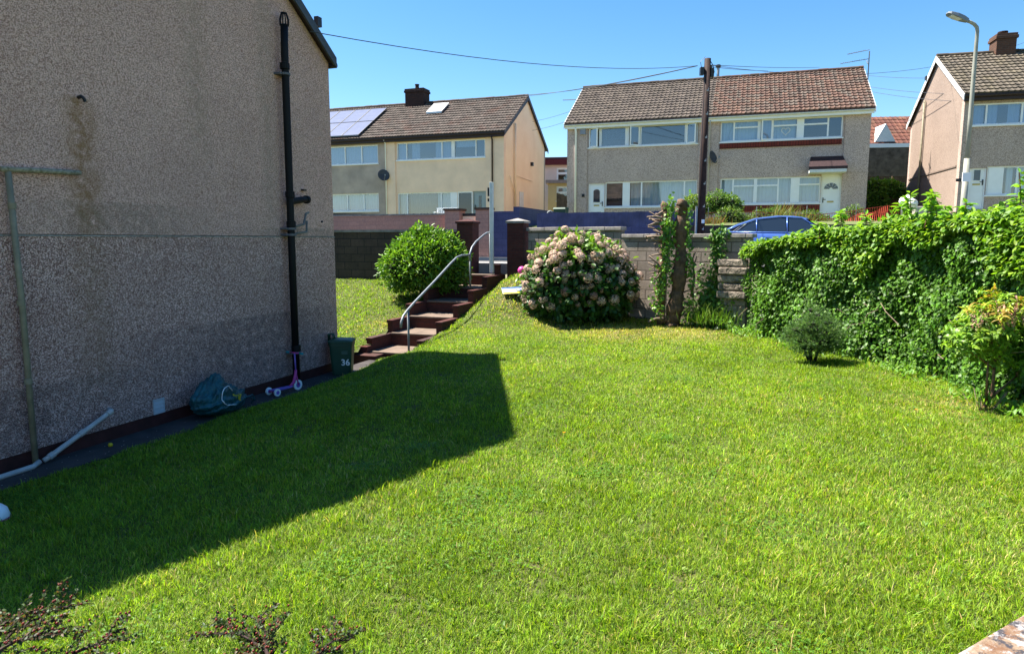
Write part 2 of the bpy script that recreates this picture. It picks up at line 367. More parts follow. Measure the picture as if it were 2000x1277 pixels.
# lawn heights: control points, thin interpolation
def _ctl():
    c = []
    for t in np.arange(-13, .6, 1.3): c.append((*H0.w(.45, t, 0)[:2], -.19)); c.append((*H0.w(-.3, t, 0)[:2], -.21))
    c += [(-2.24,12.18,.16),(-.26,11.5,.29),(-1.4,11.6,.25),(-.08,6.9,.2),(-2.2,6.5,.06),(-2.6,4.2,.08),(-2.5,9.2,.12),(-1.,2.,.18),(-3.,2.6,.06),(1.,3.,.25),(3.,3.,.3),(.5,9.,.27),(2.,7.,.28),(4.,6.,.31),(3.,10.,.31),(2.,13.,.32),(.5,12.5,.33),
          (1.2,15.3,.36),(2.3,15.,.38),(3.5,15.1,.39),(4.8,12.85,.35),(5.6,10.7,.35),(5.4,8.,.35),(6.5,6.,.35),(7,12,.35),(7,9,.35),(5,16,.4),(8,3,.3),(3,.5,.25),(-1,.3,.18),(-4,.3,.0),(3,17,.5)]
    for x, y, Y in [(1000,572,16.),(1040,600,15.9),(1070,622,15.6),(990,548,16.6)]: c.append(tuple(at(x, y, Y)))
    c += [(.9,17.2,.95),(1.8,16.8,.6),(.2,17.9,1.45),(.6,18.6,1.3)]
    # beside the steps, right
    c += [(-2.03,13.34,.10),(-1.79,14.02,.17),(-1.6,14.55,.25),(-1.38,15.18,.36),(-1.09,15.99,.56),(-.76,16.9,.74),(-.47,17.74,1.02),(-.17,18.4,1.22)]
    # left lawn behind the corner
    for k in range(7): p = H0.w(-.5, .6+1.*k, 0); c.append((p[0], p[1], -.12+.215*k))
    for k in range(7): p = H0.w(-3., .6+1.*k, 0); c.append((p[0], p[1], -.05+.205*k))
    for k in range(7): p = H0.w(-7., .6+1.*k, 0); c.append((p[0], p[1], .0+.2*k))
    return np.array(c)
CT = _ctl()
def _phi(r): return np.sqrt(r*r+.16)
_A = _phi(np.linalg.norm(CT[:, None, :2]-CT[None, :, :2], axis=2)) ; _n = len(CT)
_Pm = np.c_[np.ones(_n), CT[:, :2]]; _K = np.zeros((_n+3, _n+3)); _K[:_n, :_n] = _A - .02*np.eye(_n); _K[:_n, _n:] = _Pm; _K[_n:, :_n] = _Pm.T
_W = np.linalg.solve(_K, np.r_[CT[:, 2], 0, 0, 0])
def lawn_z(X, Y):
    X = np.atleast_1d(np.asarray(X, float)); Y = np.atleast_1d(np.asarray(Y, float)); out = np.empty(X.shape)
    for i in range(0, len(X), 40000):
        x = X[i:i+40000]; y = Y[i:i+40000]
        out[i:i+40000] = _phi(np.hypot(x[:, None]-CT[None, :, 0], y[:, None]-CT[None, :, 1])) @ _W[:_n] + _W[_n] + _W[_n+1]*x + _W[_n+2]*y
    out += .012*np.sin(X*3.1+1)*np.sin(Y*2.7) + .008*np.sin(X*7.3)*np.sin(Y*6.1+2)
    return out
def lz(x, y): return float(lawn_z([x], [y])[0])
def h0xy(X, Y): dx = X-H0.o[0]; dy = Y-H0.o[1]; return dx*H0.u[0]+dy*H0.u[1], dx*H0.v[0]+dy*H0.v[1]
BW0 = np.array([.16, 18.5]); BWD = np.array([.785, -.62]); BWN = np.array([.62, .785])      # centre block wall line
HEDGE = [(4.9,14.4),(4.95,13.0),(5.35,11.8),(5.75,10.6),(5.85,9.4),(5.8,8.2),(5.75,7.),(5.6,5.6)]
def in_lawn(X, Y):
    w, t = h0xy(X, Y)
    ok = (w > .47) | ((t > .05) & (w < -.32))
    ok &= ~((w > -.35) & (w < 1.04) & (t > .7))
    ok &= ((np.stack([X, Y], -1)-BW0) @ BWN < -.05) | (w < 0)
    dq = (X-U19.o[0])*U19.v[0]+(Y-U19.o[1])*U19.v[1]
    ok &= dq < -.02
    hx = np.interp(Y, [p[1] for p in HEDGE[::-1]], [p[0] for p in HEDGE[::-1]])
    ok &= (X < hx+.5) | (Y > 14.5)
    return ok

# ------------------------------------------------------------------ setting: ground, lawn soil, path, road
def ground():
    qs = [-400, 0.0, .02, 1.55, 1.56, 6.1, 6.11, 6.35, 14., 60, 900]
    b = MB(); U = U19
    # far garden ground behind the far wall up to the horizon
    xs = [-900, -60, -20, -8, 0, 6, 12, 20, 60, 900]; vs = [6.25, 9.5, 14., 25., 60, 900]; zz = [1.1, 1.3, 1.4, 1.45, 1.5, 1.6]
    for i in range(len(xs)-1):
        for j in range(len(vs)-1):
            b.add([U.w(xs[i], vs[j], zz[j]), U.w(xs[i+1], vs[j], zz[j]), U.w(xs[i+1], vs[j+1], zz[j+1]), U.w(xs[i], vs[j+1], zz[j+1])], [(0,1,2,3)])
    b.add([(-900,-900,-.35),(900,-900,-.35),(900,20,-.35),(-900,20,-.35)], [(0,1,2,3)])
    tag(b.build('ground', M['farground']), kind='structure')
    b = MB(); p = lambda x, v, z: U.w(x, v, z)
    b.add([p(-60,1.55,-.1),p(60,1.55,-.1),p(60,5.6,-.1),p(-60,5.6,-.1)], [(0,1,2,3)]); tag(b.build('road', M['road']), kind='structure')
    b = MB(); b.hexa([p(-60,.24,-.3),p(60,.24,-.3),p(60,1.43,-.3),p(-60,1.43,-.3),p(-60,.24,0),p(60,.24,0),p(60,1.43,0),p(-60,1.43,0)])
    b.hexa([p(-60,5.74,-.3),p(60,5.74,-.3),p(60,6.3,-.3),p(-60,6.3,-.3),p(-60,5.74,0),p(60,5.74,0),p(60,6.3,0),p(-60,6.3,0)])
    tag(b.build('pavement', M['pave']), kind='structure')
    b = MB()
    for v0 in (1.431, 5.601):
        for i in range(-40, 40): b.hexa([p(i*.915+.004,v0,-.3),p(i*.915+.911,v0,-.3),p(i*.915+.911,v0+.13,-.3),p(i*.915+.004,v0+.13,-.3),p(i*.915+.004,v0,.012),p(i*.915+.911,v0,.012),p(i*.915+.911,v0+.13,.012),p(i*.915+.004,v0+.13,.012)])
    tag(b.build('kerb', M['kerb']), kind='structure')
    # lawn surface
    gx = np.arange(-14, 12.01, .2); gy = np.arange(-.6, 21.01, .2); X, Y = np.meshgrid(gx, gy)
    Z = lawn_z(X.ravel(), Y.ravel())
    nx, ny = len(gx), len(gy); I = np.arange(nx*ny).reshape(ny, nx)
    T = np.stack([I[:-1,:-1], I[:-1,1:], I[1:,1:], I[1:,:-1]], -1).reshape(-1, 4)
    cx = X[:-1,:-1].ravel()+.1; cy = Y[:-1,:-1].ravel()+.1
    w, t = h0xy(cx, cy); dq = (cx-U19.o[0])*U19.v[0]+(cy-U19.o[1])*U19.v[1]
    keep = (dq < .1) & ~((w > -.34) & (w < .99) & (t > 1.2)) & ~((w > -.34) & (w < .93) & (t > .25) & (t < 1.6)) & ~((w < -.2) & (t < -.2)) & (((np.stack([cx, cy], -1)-BW0) @ BWN < .15) | (w < 1.3))
    tag(np_mesh('lawn', np.c_[X.ravel(), Y.ravel(), Z], T[keep], M['soil'], smooth=True), kind='structure')
    # path beside the near house, with a ragged lawn-side edge
    b = MB(); ts = np.arange(-13, 1.55, .25)
    ed = [.5+.05*math.sin(t*2.3)+.03*math.sin(t*7.1) + (.42 if t > .3 else 0) for t in ts]
    for t0, t1, e0, e1 in zip(ts[:-1], ts[1:], ed[:-1], ed[1:]):
        b.hexa([H0.w(-.02,t0,-.4),H0.w(e0,t0,-.4),H0.w(e1,t1,-.4),H0.w(-.02,t1,-.4),H0.w(-.02,t0,-.165),H0.w(e0,t0,-.175),H0.w(e1,t1,-.175),H0.w(-.02,t1,-.165)])
    tag(b.build('path', M['path']), kind='structure')
ground()

# ------------------------------------------------------------------ roofs, walls, windows
def tiles(b, u0, u1, v0, z0, v1, z1, n, per, amp, th, cols, samp=4, lift=0.):
    dv, dz = v1-v0, z1-z0; Ls = math.hypot(dv, dz); sg = 1 if dv > 0 else -1
    nr = np.array([0, -dz*sg, abs(dv)])/Ls
    m = max(2, int(round((u1-u0)/per))*samp); us = np.linspace(u0, u1, m+1)
    ph = (np.arange(m+1) % samp)/samp
    pf = amp*np.where(ph < .5, np.sin(ph*2*math.pi), .15*np.sin(ph*2*math.pi))
    for i in range(n):
        a0 = i/n; a1 = (i+1.12)/n if i < n-1 else 1.; jit = rng.normal(0, .004, m//samp+2)
        lo = np.array([[u, v0+dv*a0, z0+dz*a0] for u in us]) + nr*(th+lift+pf+np.repeat(jit, samp)[:m+1])[:, None]
        hi = np.array([[u, v0+dv*a1, z0+dz*a1] for u in us]) + nr*(lift+pf*.9)[:, None]
        dn = lo - nr*th*1.3
        base = len(b.v); b.v.extend(map(tuple, lo)); b.v.extend(map(tuple, hi)); b.v.extend(map(tuple, dn))
        k = m+1
        for j in range(m):
            ti = (j//samp); c = cols(us[j], i)
            if j % samp == 0: cc = c
            b.f.append((base+j, base+j+1, base+k+j+1, base+k+j)); b.c.append(cc)
            b.f.append((base+2*k+j, base+2*k+j+1, base+j+1, base+j)); b.c.append(cc)
def wall_holes(b, u0, u1, z0, z1, holes, th=.25, v=0.):
    xs = sorted({u0, u1, *[h[0] for h in holes], *[h[1] for h in holes]}); xs = [x for x in xs if u0 <= x <= u1]
    zs = sorted({z0, z1, *[h[2] for h in holes], *[h[3] for h in holes]}); zs = [z for z in zs if z0 <= z <= z1]
    ins = lambda x, z: any(h[0]-1e-6 < x < h[1]+1e-6 and h[2]-1e-6 < z < h[3]+1e-6 for h in holes)
    for i in range(len(xs)-1):
        for j in range(len(zs)-1):
            if ins((xs[i]+xs[i+1])/2, (zs[j]+zs[j+1])/2): continue
            for vv in (v, v+th): b.add([(xs[i],vv,zs[j]),(xs[i+1],vv,zs[j]),(xs[i+1],vv,zs[j+1]),(xs[i],vv,zs[j+1])], [(0,1,2,3)])
    for h in [*holes, (u0,u1,z0,z1)]:
        a, c, d, e = h
        for p, q in (((a,d),(a,e)),((c,d),(c,e)),((a,d),(c,d)),((a,e),(c,e))):
            b.add([(p[0],v,p[1]),(q[0],v,q[1]),(q[0],v+th,q[1]),(p[0],v+th,p[1])], [(0,1,2,3)])
    return b
def window(par, u0, u1, z0, z1, bars=(), posts=(), trans=(), cur=(), openl=(), fw=.055, v=.05, sill=True, glass='glass', mat='white'):
    """frame with bars (u), wide panels (ua,ub), transoms (ua,ub,z); curtains (ua,ub,za,zb,matkey); opened lights (ua,ub)"""
    b = MB()
    b.box(u0, u0+fw, v, v+.07, z0, z1); b.box(u1-fw, u1, v, v+.07, z0, z1); b.box(u0+fw, u1-fw, v, v+.07, z1-fw, z1); b.box(u0+fw, u1-fw, v, v+.07, z0, z0+fw)
    for x in bars: b.box(x-fw*.6, x+fw*.6, v-.004, v+.066, z0+fw, z1-fw)
    for a, c in posts: b.box(a, c, v-.006, v+.064, z0+fw*.5, z1-fw*.5)
    for a, c, z in trans: b.box(a, c, v-.008, v+.06, z-fw*.6, z+fw*.6)
    f = b.build('window', M[mat], par)
    MB().box(u0-.1, u1+.1, v+.55, v+.57, z0-.1, z1+.1).build('dark_infill', M['dark'], f)  # dark sheet added behind the panes to stand for an unlit room
    xs = [u0]+sorted(list(bars)+[x for p in posts for x in p])+[u1]
    for a, c in zip(xs[:-1], xs[1:]):
        if any(abs(a-p[0]) < 1e-6 for p in posts) or any(o[0]-.05 < (a+c)/2 < o[1]+.05 for o in openl): continue
        g = MB(); g.add([(a,v+.035,z0),(c,v+.035,z0),(c,v+.035,z1),(a,v+.035,z1)], [(0,1,2,3)]); g.build('pane', M[glass], f, recalc=False)
    if sill:
        MB().box(u0-.04, u1+.04, -.06, v-.002, z0-.06, z0-.005).build('sill', M[mat], f)
    for a, c, za, zb, mk in cur:
        n = max(8, int((c-a)/.03)); cb = MB(); us = np.linspace(a, c, n)
        vs = []
        for i, x in enumerate(us): yv = v+.2+.03*math.sin(x*38)+.012*math.sin(x*91); vs += [(x, yv, za), (x, yv, zb)]
        cb.add(vs, [(2*i, 2*i+2, 2*i+3, 2*i+1) for i in range(n-1)]); cb.build('curtain', M[mk], f, smooth=True, recalc=False)
    for a, c, ang in openl:
        e = MB(); w = c-a
        e.box(0, fw, -.03, .02, z0, z1); e.box(w-fw, w, -.03, .02, z0, z1); e.box(fw, w-fw, -.03, .02, z1-fw, z1); e.box(fw, w-fw, -.03, .02, z0, z0+fw)
        o = e.build('casement', M[mat], f); o.location = (a, v-.03, 0) if ang < 0 else (c, v-.03, 0)
        if ang > 0: o.data.transform(Matrix.Translation((-w, 0, 0)))
        o.rotation_euler = (0, 0, R(ang))
        gg = MB(); gg.add([(fw,-.005,z0+fw),(w-fw,-.005,z0+fw),(w-fw,-.005,z1-fw),(fw,-.005,z1-fw)], [(0,1,2,3)])
        p = gg.build('pane', M['glassblue'], f, recalc=False)
        if ang > 0: p.data.transform(Matrix.Translation((-w, 0, 0)))
        p.location = o.location; p.rotation_euler = o.rotation_euler
    return f
def door(par, u0, u1, z0, z1, glasskind='arch', mat='white', v=.06, hand=1, letter=True):
    b = MB(); b.box(u0, u0+.06, v-.01, v+.08, z0, z1); b.box(u1-.06, u1, v-.01, v+.08, z0, z1); b.box(u0+.06, u1-.06, v-.01, v+.08, z1-.06, z1)
    a, c = u0+.064, u1-.064; b.box(a, c, v+.01, v+.06, z0, z1-.064)
    w = c-a; um = (a+c)/2
    for (x0, x1, y0, y1) in ((a+.12*w, c-.12*w, z0+.2, z0+.85),):
        b.box(x0, x1, v+.004, v+.0099, y0, y1)
    d = b.build('door', M[mat], par, bevel=.006)
    g = MB()
    if glasskind == 'arch':
        pts = [(um-.26*w, z0+1.1), (um+.26*w, z0+1.1), (um+.26*w, z0+1.62)]+[(um+.26*w*math.cos(t), z0+1.62+.12*math.sin(t)) for t in np.linspace(.3, math.pi-.3, 7)]+[(um-.26*w, z0+1.62)]
        g.prism(pts, 1, v-.004, v+.009); g.build('pane', M['carglass'], d)
        r = MB(); r.tube([(p[0], v-.002, p[1]) for p in pts]+[(pts[0][0], v-.002, pts[0][1])], .018, 6); r.build('pane_trim', M[mat], d)
    elif glasskind == 'fan':
        for k in range(5):
            t0, t1 = math.pi*k/5+.05, math.pi*(k+1)/5-.05
            pts = [(um+.1*w*math.cos(t0), z0+1.5+.1*w*math.sin(t0))]+[(um+.4*w*math.cos(t), z0+1.5+.38*w*math.sin(t)) for t in np.linspace(t0, t1, 4)]+[(um+.1*w*math.cos(t1), z0+1.5+.1*w*math.sin(t1))]
            g.prism(pts, 1, v-.004, v+.009)
        g.build('pane', M['carglass'], d)
    elif glasskind == 'slot':
        g.box(um-.09*w, um+.13*w, v-.004, v+.009, z0+.75, z0+1.6); g.build('pane', M['carglass'], d)
    if letter: MB().box(um-.13, um+.13, v-.012, v+.009, z0+.93, z0+.99).build('letterbox', plain('brass', (.5,.38,.12), .4, .1, metal=.7) if 'brass' not in M else M['brass'], d)
    hu = c-.07*w if hand > 0 else a+.07*w
    h = MB(); h.box(hu-.018, hu+.018, v-.012, v+.009, z0+.92, z0+1.14); h.tube([(hu, v-.03, z0+1.06), (hu-.11*hand, v-.035, z0+1.05)], .012, 6); h.build('handle', M['black'], d)
    return d
M['brass'] = plain('brass', (.5,.38,.12), .4, .1, metal=.7)
def chimney(par, u0, u1, v0, v1, z0, z1, mat, pots, zflash=None):
    b = MB(); b.box(u0, u1, v0, v1, z0, z1-.22); b.box(u0-.05, u1+.05, v0-.05, v1+.05, z1-.22, z1-.1); b.box(u0-.02, u1+.02, v0-.02, v1+.02, z1-.1, z1)
    c = b.build('chimney', M[mat], par, bevel=.008)
    for (pu, pv, r, h) in pots:
        MB().lathe([(r*1.1,0),(r,.04),(r*.9,h-.06),(r*1.12,h-.05),(r*1.12,h),(r*.8,h)], (pu, pv, z1+.001), 12).build('chimney_pot', M['chimbrick'], c, smooth=False)
    if zflash is not None:
        MB().hexa([(u0-.08,v0-.22,zflash-.12),(u1+.18,v0-.22,zflash-.12),(u1+.18,v0+.1,zflash+.1),(u0-.08,v0+.1,zflash+.1),(u0-.08,v0-.2,zflash-.06),(u1+.18,v0-.2,zflash-.06),(u1+.18,v0+.1,zflash+.24),(u0-.08,v0+.1,zflash+.24)]).build('lead_flashing', M['leadpipe'], c)
    return c
def dish(par, u, v, z, r=.3, face=(-.4,-.8,.35), back='grey'):
    o = bpy.data.objects
    b = MB(); prof = [(r*k/6, .22*r*(k/6)**2) for k in range(7)]
    prof2 = prof+[(q[0], q[1]-.012) for q in prof[::-1]]
    b.lathe([(max(a, .002), h) for a, h in prof2], (0, 0, 0), 20)
    rot = Vector(face).to_track_quat('Z', 'Y').to_matrix().to_4x4()
    d = b.build('satellite_dish', M[back], par, smooth=True); d.data.transform(Matrix.Translation((u, v-.35, z)) @ rot)
    a = MB(); a.tube([(u, 0, z-.18), (u, -.2, z-.18), (u, -.33, z-.02)], .018, 6)
    tip = Matrix.Translation((u, v-.35, z)) @ rot @ Vector((0, -.12, .34)); st = Matrix.Translation((u, v-.35, z)) @ rot @ Vector((0, -r*.95, .06))
    a.tube([st, tip], .012, 6); a.box(tip.x-.03, tip.x+.03, tip.y-.03, tip.y+.03, tip.z-.04, tip.z+.04); a.build('dish_arm', M['grey'], d)
    return d
def tile_cols(pal, pal2=None, usplit=None):
    def f(u, i):
        p = pal2 if (usplit is not None and u > usplit) else pal
        c = np.array(p[rng.integers(0, len(p))])*(1+rng.normal(0, .1)); return (*np.clip(c, .01, 1), 1)
    return f
def roof(par, u0, u1, D, ze, zr, ov=.28, vo=.1, n=14, cols=None, mat=None, fascia='fascia', gutter='fascia', barge=None, per=.17, amp=.022, usplit=None, ridgemat=None):
    pitch = (zr-ze)/(D/2); zo = ze - ov*pitch
    b = MB(); tiles(b, u0-vo, u1+vo, -ov, zo+.06, D/2, zr+.06, n, per, amp, .05, cols)
    tiles(b, u0-vo, u1+vo, D+ov, zo+.06, D/2, zr+.06, n, .5, amp, .028, cols, 2)
    r = b.build('roof', mat, par, colors=True, recalc=False)
    s = MB()          # deck below the tiles
    s.hexa([(u0-vo,-ov,zo-.03),(u1+vo,-ov,zo-.03),(u1+vo,D/2,zr-.03),(u0-vo,D/2,zr-.03),(u0-vo,-ov,zo+.045),(u1+vo,-ov,zo+.045),(u1+vo,D/2,zr+.045),(u0-vo,D/2,zr+.045)])
    s.hexa([(u0-vo,D/2+.002,zr-.03),(u1+vo,D/2+.002,zr-.03),(u1+vo,D+ov,zo-.03),(u0-vo,D+ov,zo-.03),(u0-vo,D/2+.002,zr+.045),(u1+vo,D/2+.002,zr+.045),(u1+vo,D+ov,zo+.045),(u0-vo,D+ov,zo+.045)])
    s.build('roof_deck', M['fascia'], r)
    rt = MB(); k = 0; x = u0-vo
    while x < u1+vo-.05:
        x1 = min(x+.44, u1+vo); c = cols(x, 0)
        pts = [(D/2+.13*math.cos(t), zr+.06+.10*math.sin(t)) for t in np.linspace(-.15, math.pi+.15, 7)]
        dz = rng.normal(0, .006); rt.prism([(p[0], p[1]+dz) for p in pts], 0, x, x1-.008, (c[0]*.7, c[1]*.62, c[2]*.55, 1)); x = x1
    rt.build('ridge_tile', mat, r, colors=True)
    f = MB(); f.box(u0-vo+.02, u1+vo-.02, -ov+.03, -ov+.055, zo-.19, zo-.035); f.box(u0+.0, u1, -ov+.056, -.002, zo-.19, zo-.175); f.build('fascia', M[fascia], r)
    g = MB(); pts = [(-ov-.02+.06*math.cos(t), zo-.02+.065*math.sin(t)) for t in np.linspace(math.pi, 2*math.pi, 8)]
    pts2 = [(-ov-.02+.05*math.cos(t), zo-.02+.055*math.sin(t)) for t in np.linspace(2*math.pi, math.pi, 8)]
    g.prism(pts+pts2, 0, u0-vo, u1+vo); g.build('gutter', M[gutter], r)
    if barge:
        for uu, sg in ((u0-vo, -1), (u1+vo, 1)):
            a, c = (uu-.03, uu-.004) if sg < 0 else (uu+.004, uu+.03)
            bb = MB()
            for (va, za, vb, zb) in ((-ov-.02, zo, D/2, zr), (D/2+.003, zr, D+ov+.02, zo)):
                bb.hexa([(a,va,za-.17),(c,va,za-.17),(c,vb,zb-.17),(a,vb,zb-.17),(a,va,za+.06),(c,va,za+.06),(c,vb,zb+.06),(a,vb,zb+.06)])
            bb.build('bargeboard', M[barge], r)
    return r
def gable_poly(D, ze, zr, z0, ins=.25): 
    p = (zr-ze)/(D/2); return [(ins, z0), (D-ins, z0), (D-ins, ze+ins*p-.04), (D/2, zr-.04), (ins, ze+ins*p-.04)]
def pipe(name, par, pts, r, mat, n=10): return MB().tube(pts, r, n).build(name, M[mat], par, smooth=True)

# ------------------------------------------------------------------ near house
def near_house():
    D = 8.6; ze, zr = 5.50, 8.50; L = 10.
    h = fthing('pebbledash_house', 'near two storey pebbledash house whose shaded gable fills the left of the photo', 'house', H0)
    # this house's local frame: x out of gable, y along gable. the roof builder wants x along ridge, y across -> gable corner is y=0, house spans y -8.6..0
    lo = pebble('coarse_pebbledash', (1.,.7,.62), (.12,.05,.042), (.58,.32,.26), 95, .5, 1., [(-5.0,.3,2.36,.4,(.3,.17,.1),.5),(-2.2,-.2,1.1,3.2,(.1,.07,.075),.55),(-6.2,-.2,.7,2.4,(.1,.07,.07),.5)], .3)
    up = pebble('warm_pebbledash', (.99,.66,.56), (.31,.145,.11), (.73,.42,.335), 112, .46, .9, [(-5.0,2.2,3.92,.3,(.3,.15,.05),.75),(-3.2,3.,8.5,.35,(.42,.28,.2),.5),(-1.75,2.3,6.,.25,(.4,.28,.21),.45),(-4.5,2.34,2.75,1.6,(.17,.14,.1),.4),(-.8,2.34,2.5,1.9,(.15,.13,.1),.5)], .25)
    p = (zr-ze)/(D/2)
    b = MB(); b.prism([(-D, 2.36), (0, 2.36), (0, ze-.04), (-D/2, zr-.04), (-D, ze-.04)], 0, -.28, 0)
    b.box(-L, -.281, -.28, 0, 2.36, ze-.04); b.box(-L, -.281, -D, -D+.28, 2.36, ze-.04); b.box(-L, -L+.28, -D+.281, -.281, 2.36, ze); b.build('upper_wall', up, h)
    b = MB(); b.box(-.28, .004, -D, .004, 0, 2.335); b.box(-L, -.281, -.28, .004, 0, 2.335); b.box(-L, -.281, -D, -D+.28, 0, 2.335); b.box(-L, -L+.28, -D+.281, -.281, 0, 2.335); b.build('lower_wall', lo, h)
    b = MB(); b.box(-.27, .012, -D-.01, .012, 2.336, 2.352); b.box(-L, -.271, -.27, .012, 2.336, 2.352); b.build('render_bead', plain('pale_bead', (.4,.37,.34), .7, .3, 12), h)
    b = MB(); b.box(-.3, -.012, -D, -.01, -.4, -.001); b.box(-L, -.301, -.3, -.01, -.4, -.001); b.box(-L, -.301, -D, -D+.3, -.4, -.001); b.build('plinth', M['dpc'], h)
    # roof, built in world-x frame then turned: local x is ridge direction here
    tc = tile_cols([(.12,.1,.09),(.1,.085,.075),(.14,.11,.095)])
    tm = rooftile('near_roof_tile'); r = None
    b = MB(); ov = .03; zo = ze-ov*p
    tiles(b, -L, .1, ov, zo+.06, -D/2, zr+.06, 15, .3, .02, .03, tc); tiles(b, -L, .1, -D-ov, zo+.06, -D/2, zr+.06, 15, .3, .02, .03, tc)
    r = b.build('roof', tm, h, colors=True, recalc=False)
    s = MB()
    for (ya, yb) in ((ov, -D/2+.001), (-D-ov, -D/2-.001)):
        s.hexa([(-L,ya,zo-.03),(.09,ya,zo-.03),(.09,yb,zr-.03),(-L,yb,zr-.03),(-L,ya,zo+.04),(.09,ya,zo+.04),(.09,yb,zr+.04),(-L,yb,zr+.04)])
    s.build('roof_deck', M['fascia'], r)
    g = MB(); dg = plain('grey_verge', (.06,.065,.075), .5, .15)
    for (ya, yb) in ((ov+.03, -D/2+.003), (-D-ov-.03, -D/2-.003)):
        g.hexa([(.1,ya,zo-.1),(.14,ya,zo-.1),(.14,yb,zr-.08),(.1,yb,zr-.08),(.1,ya,zo+.075),(.14,ya,zo+.075),(.14,yb,zr+.12),(.1,yb,zr+.12)])
    g.build('verge', dg, r)
    MB().tube([(-L, ov+.03, zo-.05), (.12, ov+.03, zo-.05)], .055, 10).build('gutter', M['black'], r)
    MB().box(.02, .1, -.42, -.3, zo+.5, zo+.66).build('roof_vent', M['black'], r)
    # soil pipe
    y = -1.40; x = .13
    sp = pipe('soil_pipe', h, [(x, y-.03, -.17), (x, y-.02, 2.2), (x, y, 5.3), (x, y+.02, 5.72)], .06, 'castiron', 14)
    for z in (5.02, 2.98, 2.5, .42): MB().lathe([(.06,0),(.078,.01),(.078,.1),(.06,.11)], (x, y-.01, z), 14).build('collar', M['castiron'], sp)
    gb = plain('grey_bracket', (.14,.14,.16), .6, .2, 20)
    for z in (4.93, 2.46, 2.36, .38): MB().lathe([(.062,0),(.083,.002),(.083,.035),(.062,.037)], (x, y-.01, z), 14).box(0, x, y-.13, y+.11, z+.002, z+.034).build('bracket', gb, sp)
    c = MB()
    for k in range(10):
        a = 2*math.pi*k/10; c.tube([(x+.065*math.cos(a), y+.02+.065*math.sin(a), 5.7), (x+.07*math.cos(a), y+.02+.07*math.sin(a), 5.8), (x+.04*math.cos(a), y+.02+.04*math.sin(a), 5.9)], .009, 5)
    c.lathe([(.05,5.89),(.05,5.905)], (x, y+.02, 0), 10); c.build('vent_cage', M['castiron'], sp)
    c = MB(); c.tube([(x, y, 2.92), (x, y+.3, 2.97), (x-.02, y+.45, 2.98)], .055, 12); c.lathe([(.055,0),(.07,.005),(.07,.07),(.055,.075)], (x-.02, y+.42, 2.98), 12, 'y'); c.build('branch_pipe', M['castiron'], sp, smooth=False)
    c = MB(); c.tube([(x, y+.03, 2.5), (x, y+.33, 2.56), (x, y+.4, 2.74), (x-.02, y+.5, 2.76)], .02, 8); c.tube([(x, y+.03, 2.39), (x, y+.4, 2.43), (x, y+.41, 2.62)], .02, 8); c.build('waste_pipe', M['leadpipe'], sp, smooth=True)
    MB().box(0, .06, y+.46, y+.54, 3.13, 3.16).build('pipe_hook', M['black'], h)
    # overflow and down pipe at left
    dp = pipe('downpipe', h, [(.07,-5.91,-.18),(.07,-5.90,1.6),(.07,-5.92,3.0)], .031, 'cream', 12)
    for z in (2.62, 1.6, .75): MB().lathe([(.031,0),(.039,.002),(.039,.06),(.031,.062)], (.07,-5.91,z), 12).build('collar', M['cream'], dp)
    pipe('overflow_pipe', h, [(.07,-5.99,3.02),(.07,-5.47,3.045),(.06,-5.1,3.06)], .028, 'ledge')
    wp = MB(); wp.tube([(.08,-5.83,-.13),(.1,-5.77,-.1),(.1,-5.05,.19),(.08,-4.95,.23),(0,-4.93,.23)], .03, 10); wp.tube([(.1,-5.89,-.12),(.14,-5.99,-.14),(.16,-7.9,-.15)], .03, 10); 
    w = wp.build('waste_pipe', M['pvcgrey'], h, smooth=True)
    for (ya, za) in ((-5.75,-.092),(-5.37,.062),(-4.99,.215)): MB().tube([(.1,ya-.03,za-.012),(.1,ya+.03,za+.012)], .037, 10).build('collar', M['pvcgrey'], w)
    v = MB(); v.box(0, .018, -4.27, -4.25, .0, .2); v.box(0,.018,-4.11,-4.09,.0,.2); v.box(0,.018,-4.25,-4.11,.18,.2); v.box(0,.018,-4.25,-4.11,.0,.02)
    for k in range(3): v.hexa([(0,-4.25,.025+.052*k),(.02,-4.25,.025+.052*k),(.02,-4.11,.025+.052*k),(0,-4.11,.025+.052*k),(0,-4.25,.07+.052*k),(.006,-4.25,.07+.052*k),(.006,-4.11,.07+.052*k),(0,-4.11,.07+.052*k)])
    v.build('air_vent', plain('pale_vent', (.5,.52,.55), .6, .1), h)
    MB().tube([(-.01,-5.0,3.92),(.05,-5.0,3.93),(.08,-4.99,3.9),(.08,-4.98,3.87)], .02, 6).build('pipe_stub', M['black'], h)
    MB().tube([(-.01,-.37,2.62),(.02,-.37,2.62)], .02, 8).build('cable_entry', M['black'], h)
near_house()

# ------------------------------------------------------------------ houses across the road
c1 = lambda x, y: (600+x/3.192, 140+y/3.192)
c2 = lambda x, y: (1080+x/3.87, 90+y/3.87)
c3 = lambda x, y: (1380+x/3.647, 90+y/3.647)
c4 = lambda x, y: (1680+x/2.903, y/2.903)
GZ = 2.98
def rect(fr, c, x0, y0, x1, y1):
    a = fr.fv(*c(x0, y0)); b = fr.fv(*c(x1, y1)); a2 = fr.fv(*c(x0, y1)) if False else a
    return a[0], b[0], b[2], a[2]
def uu(fr, c, x, y): return float(fr.fv(*c(x, y))[0])

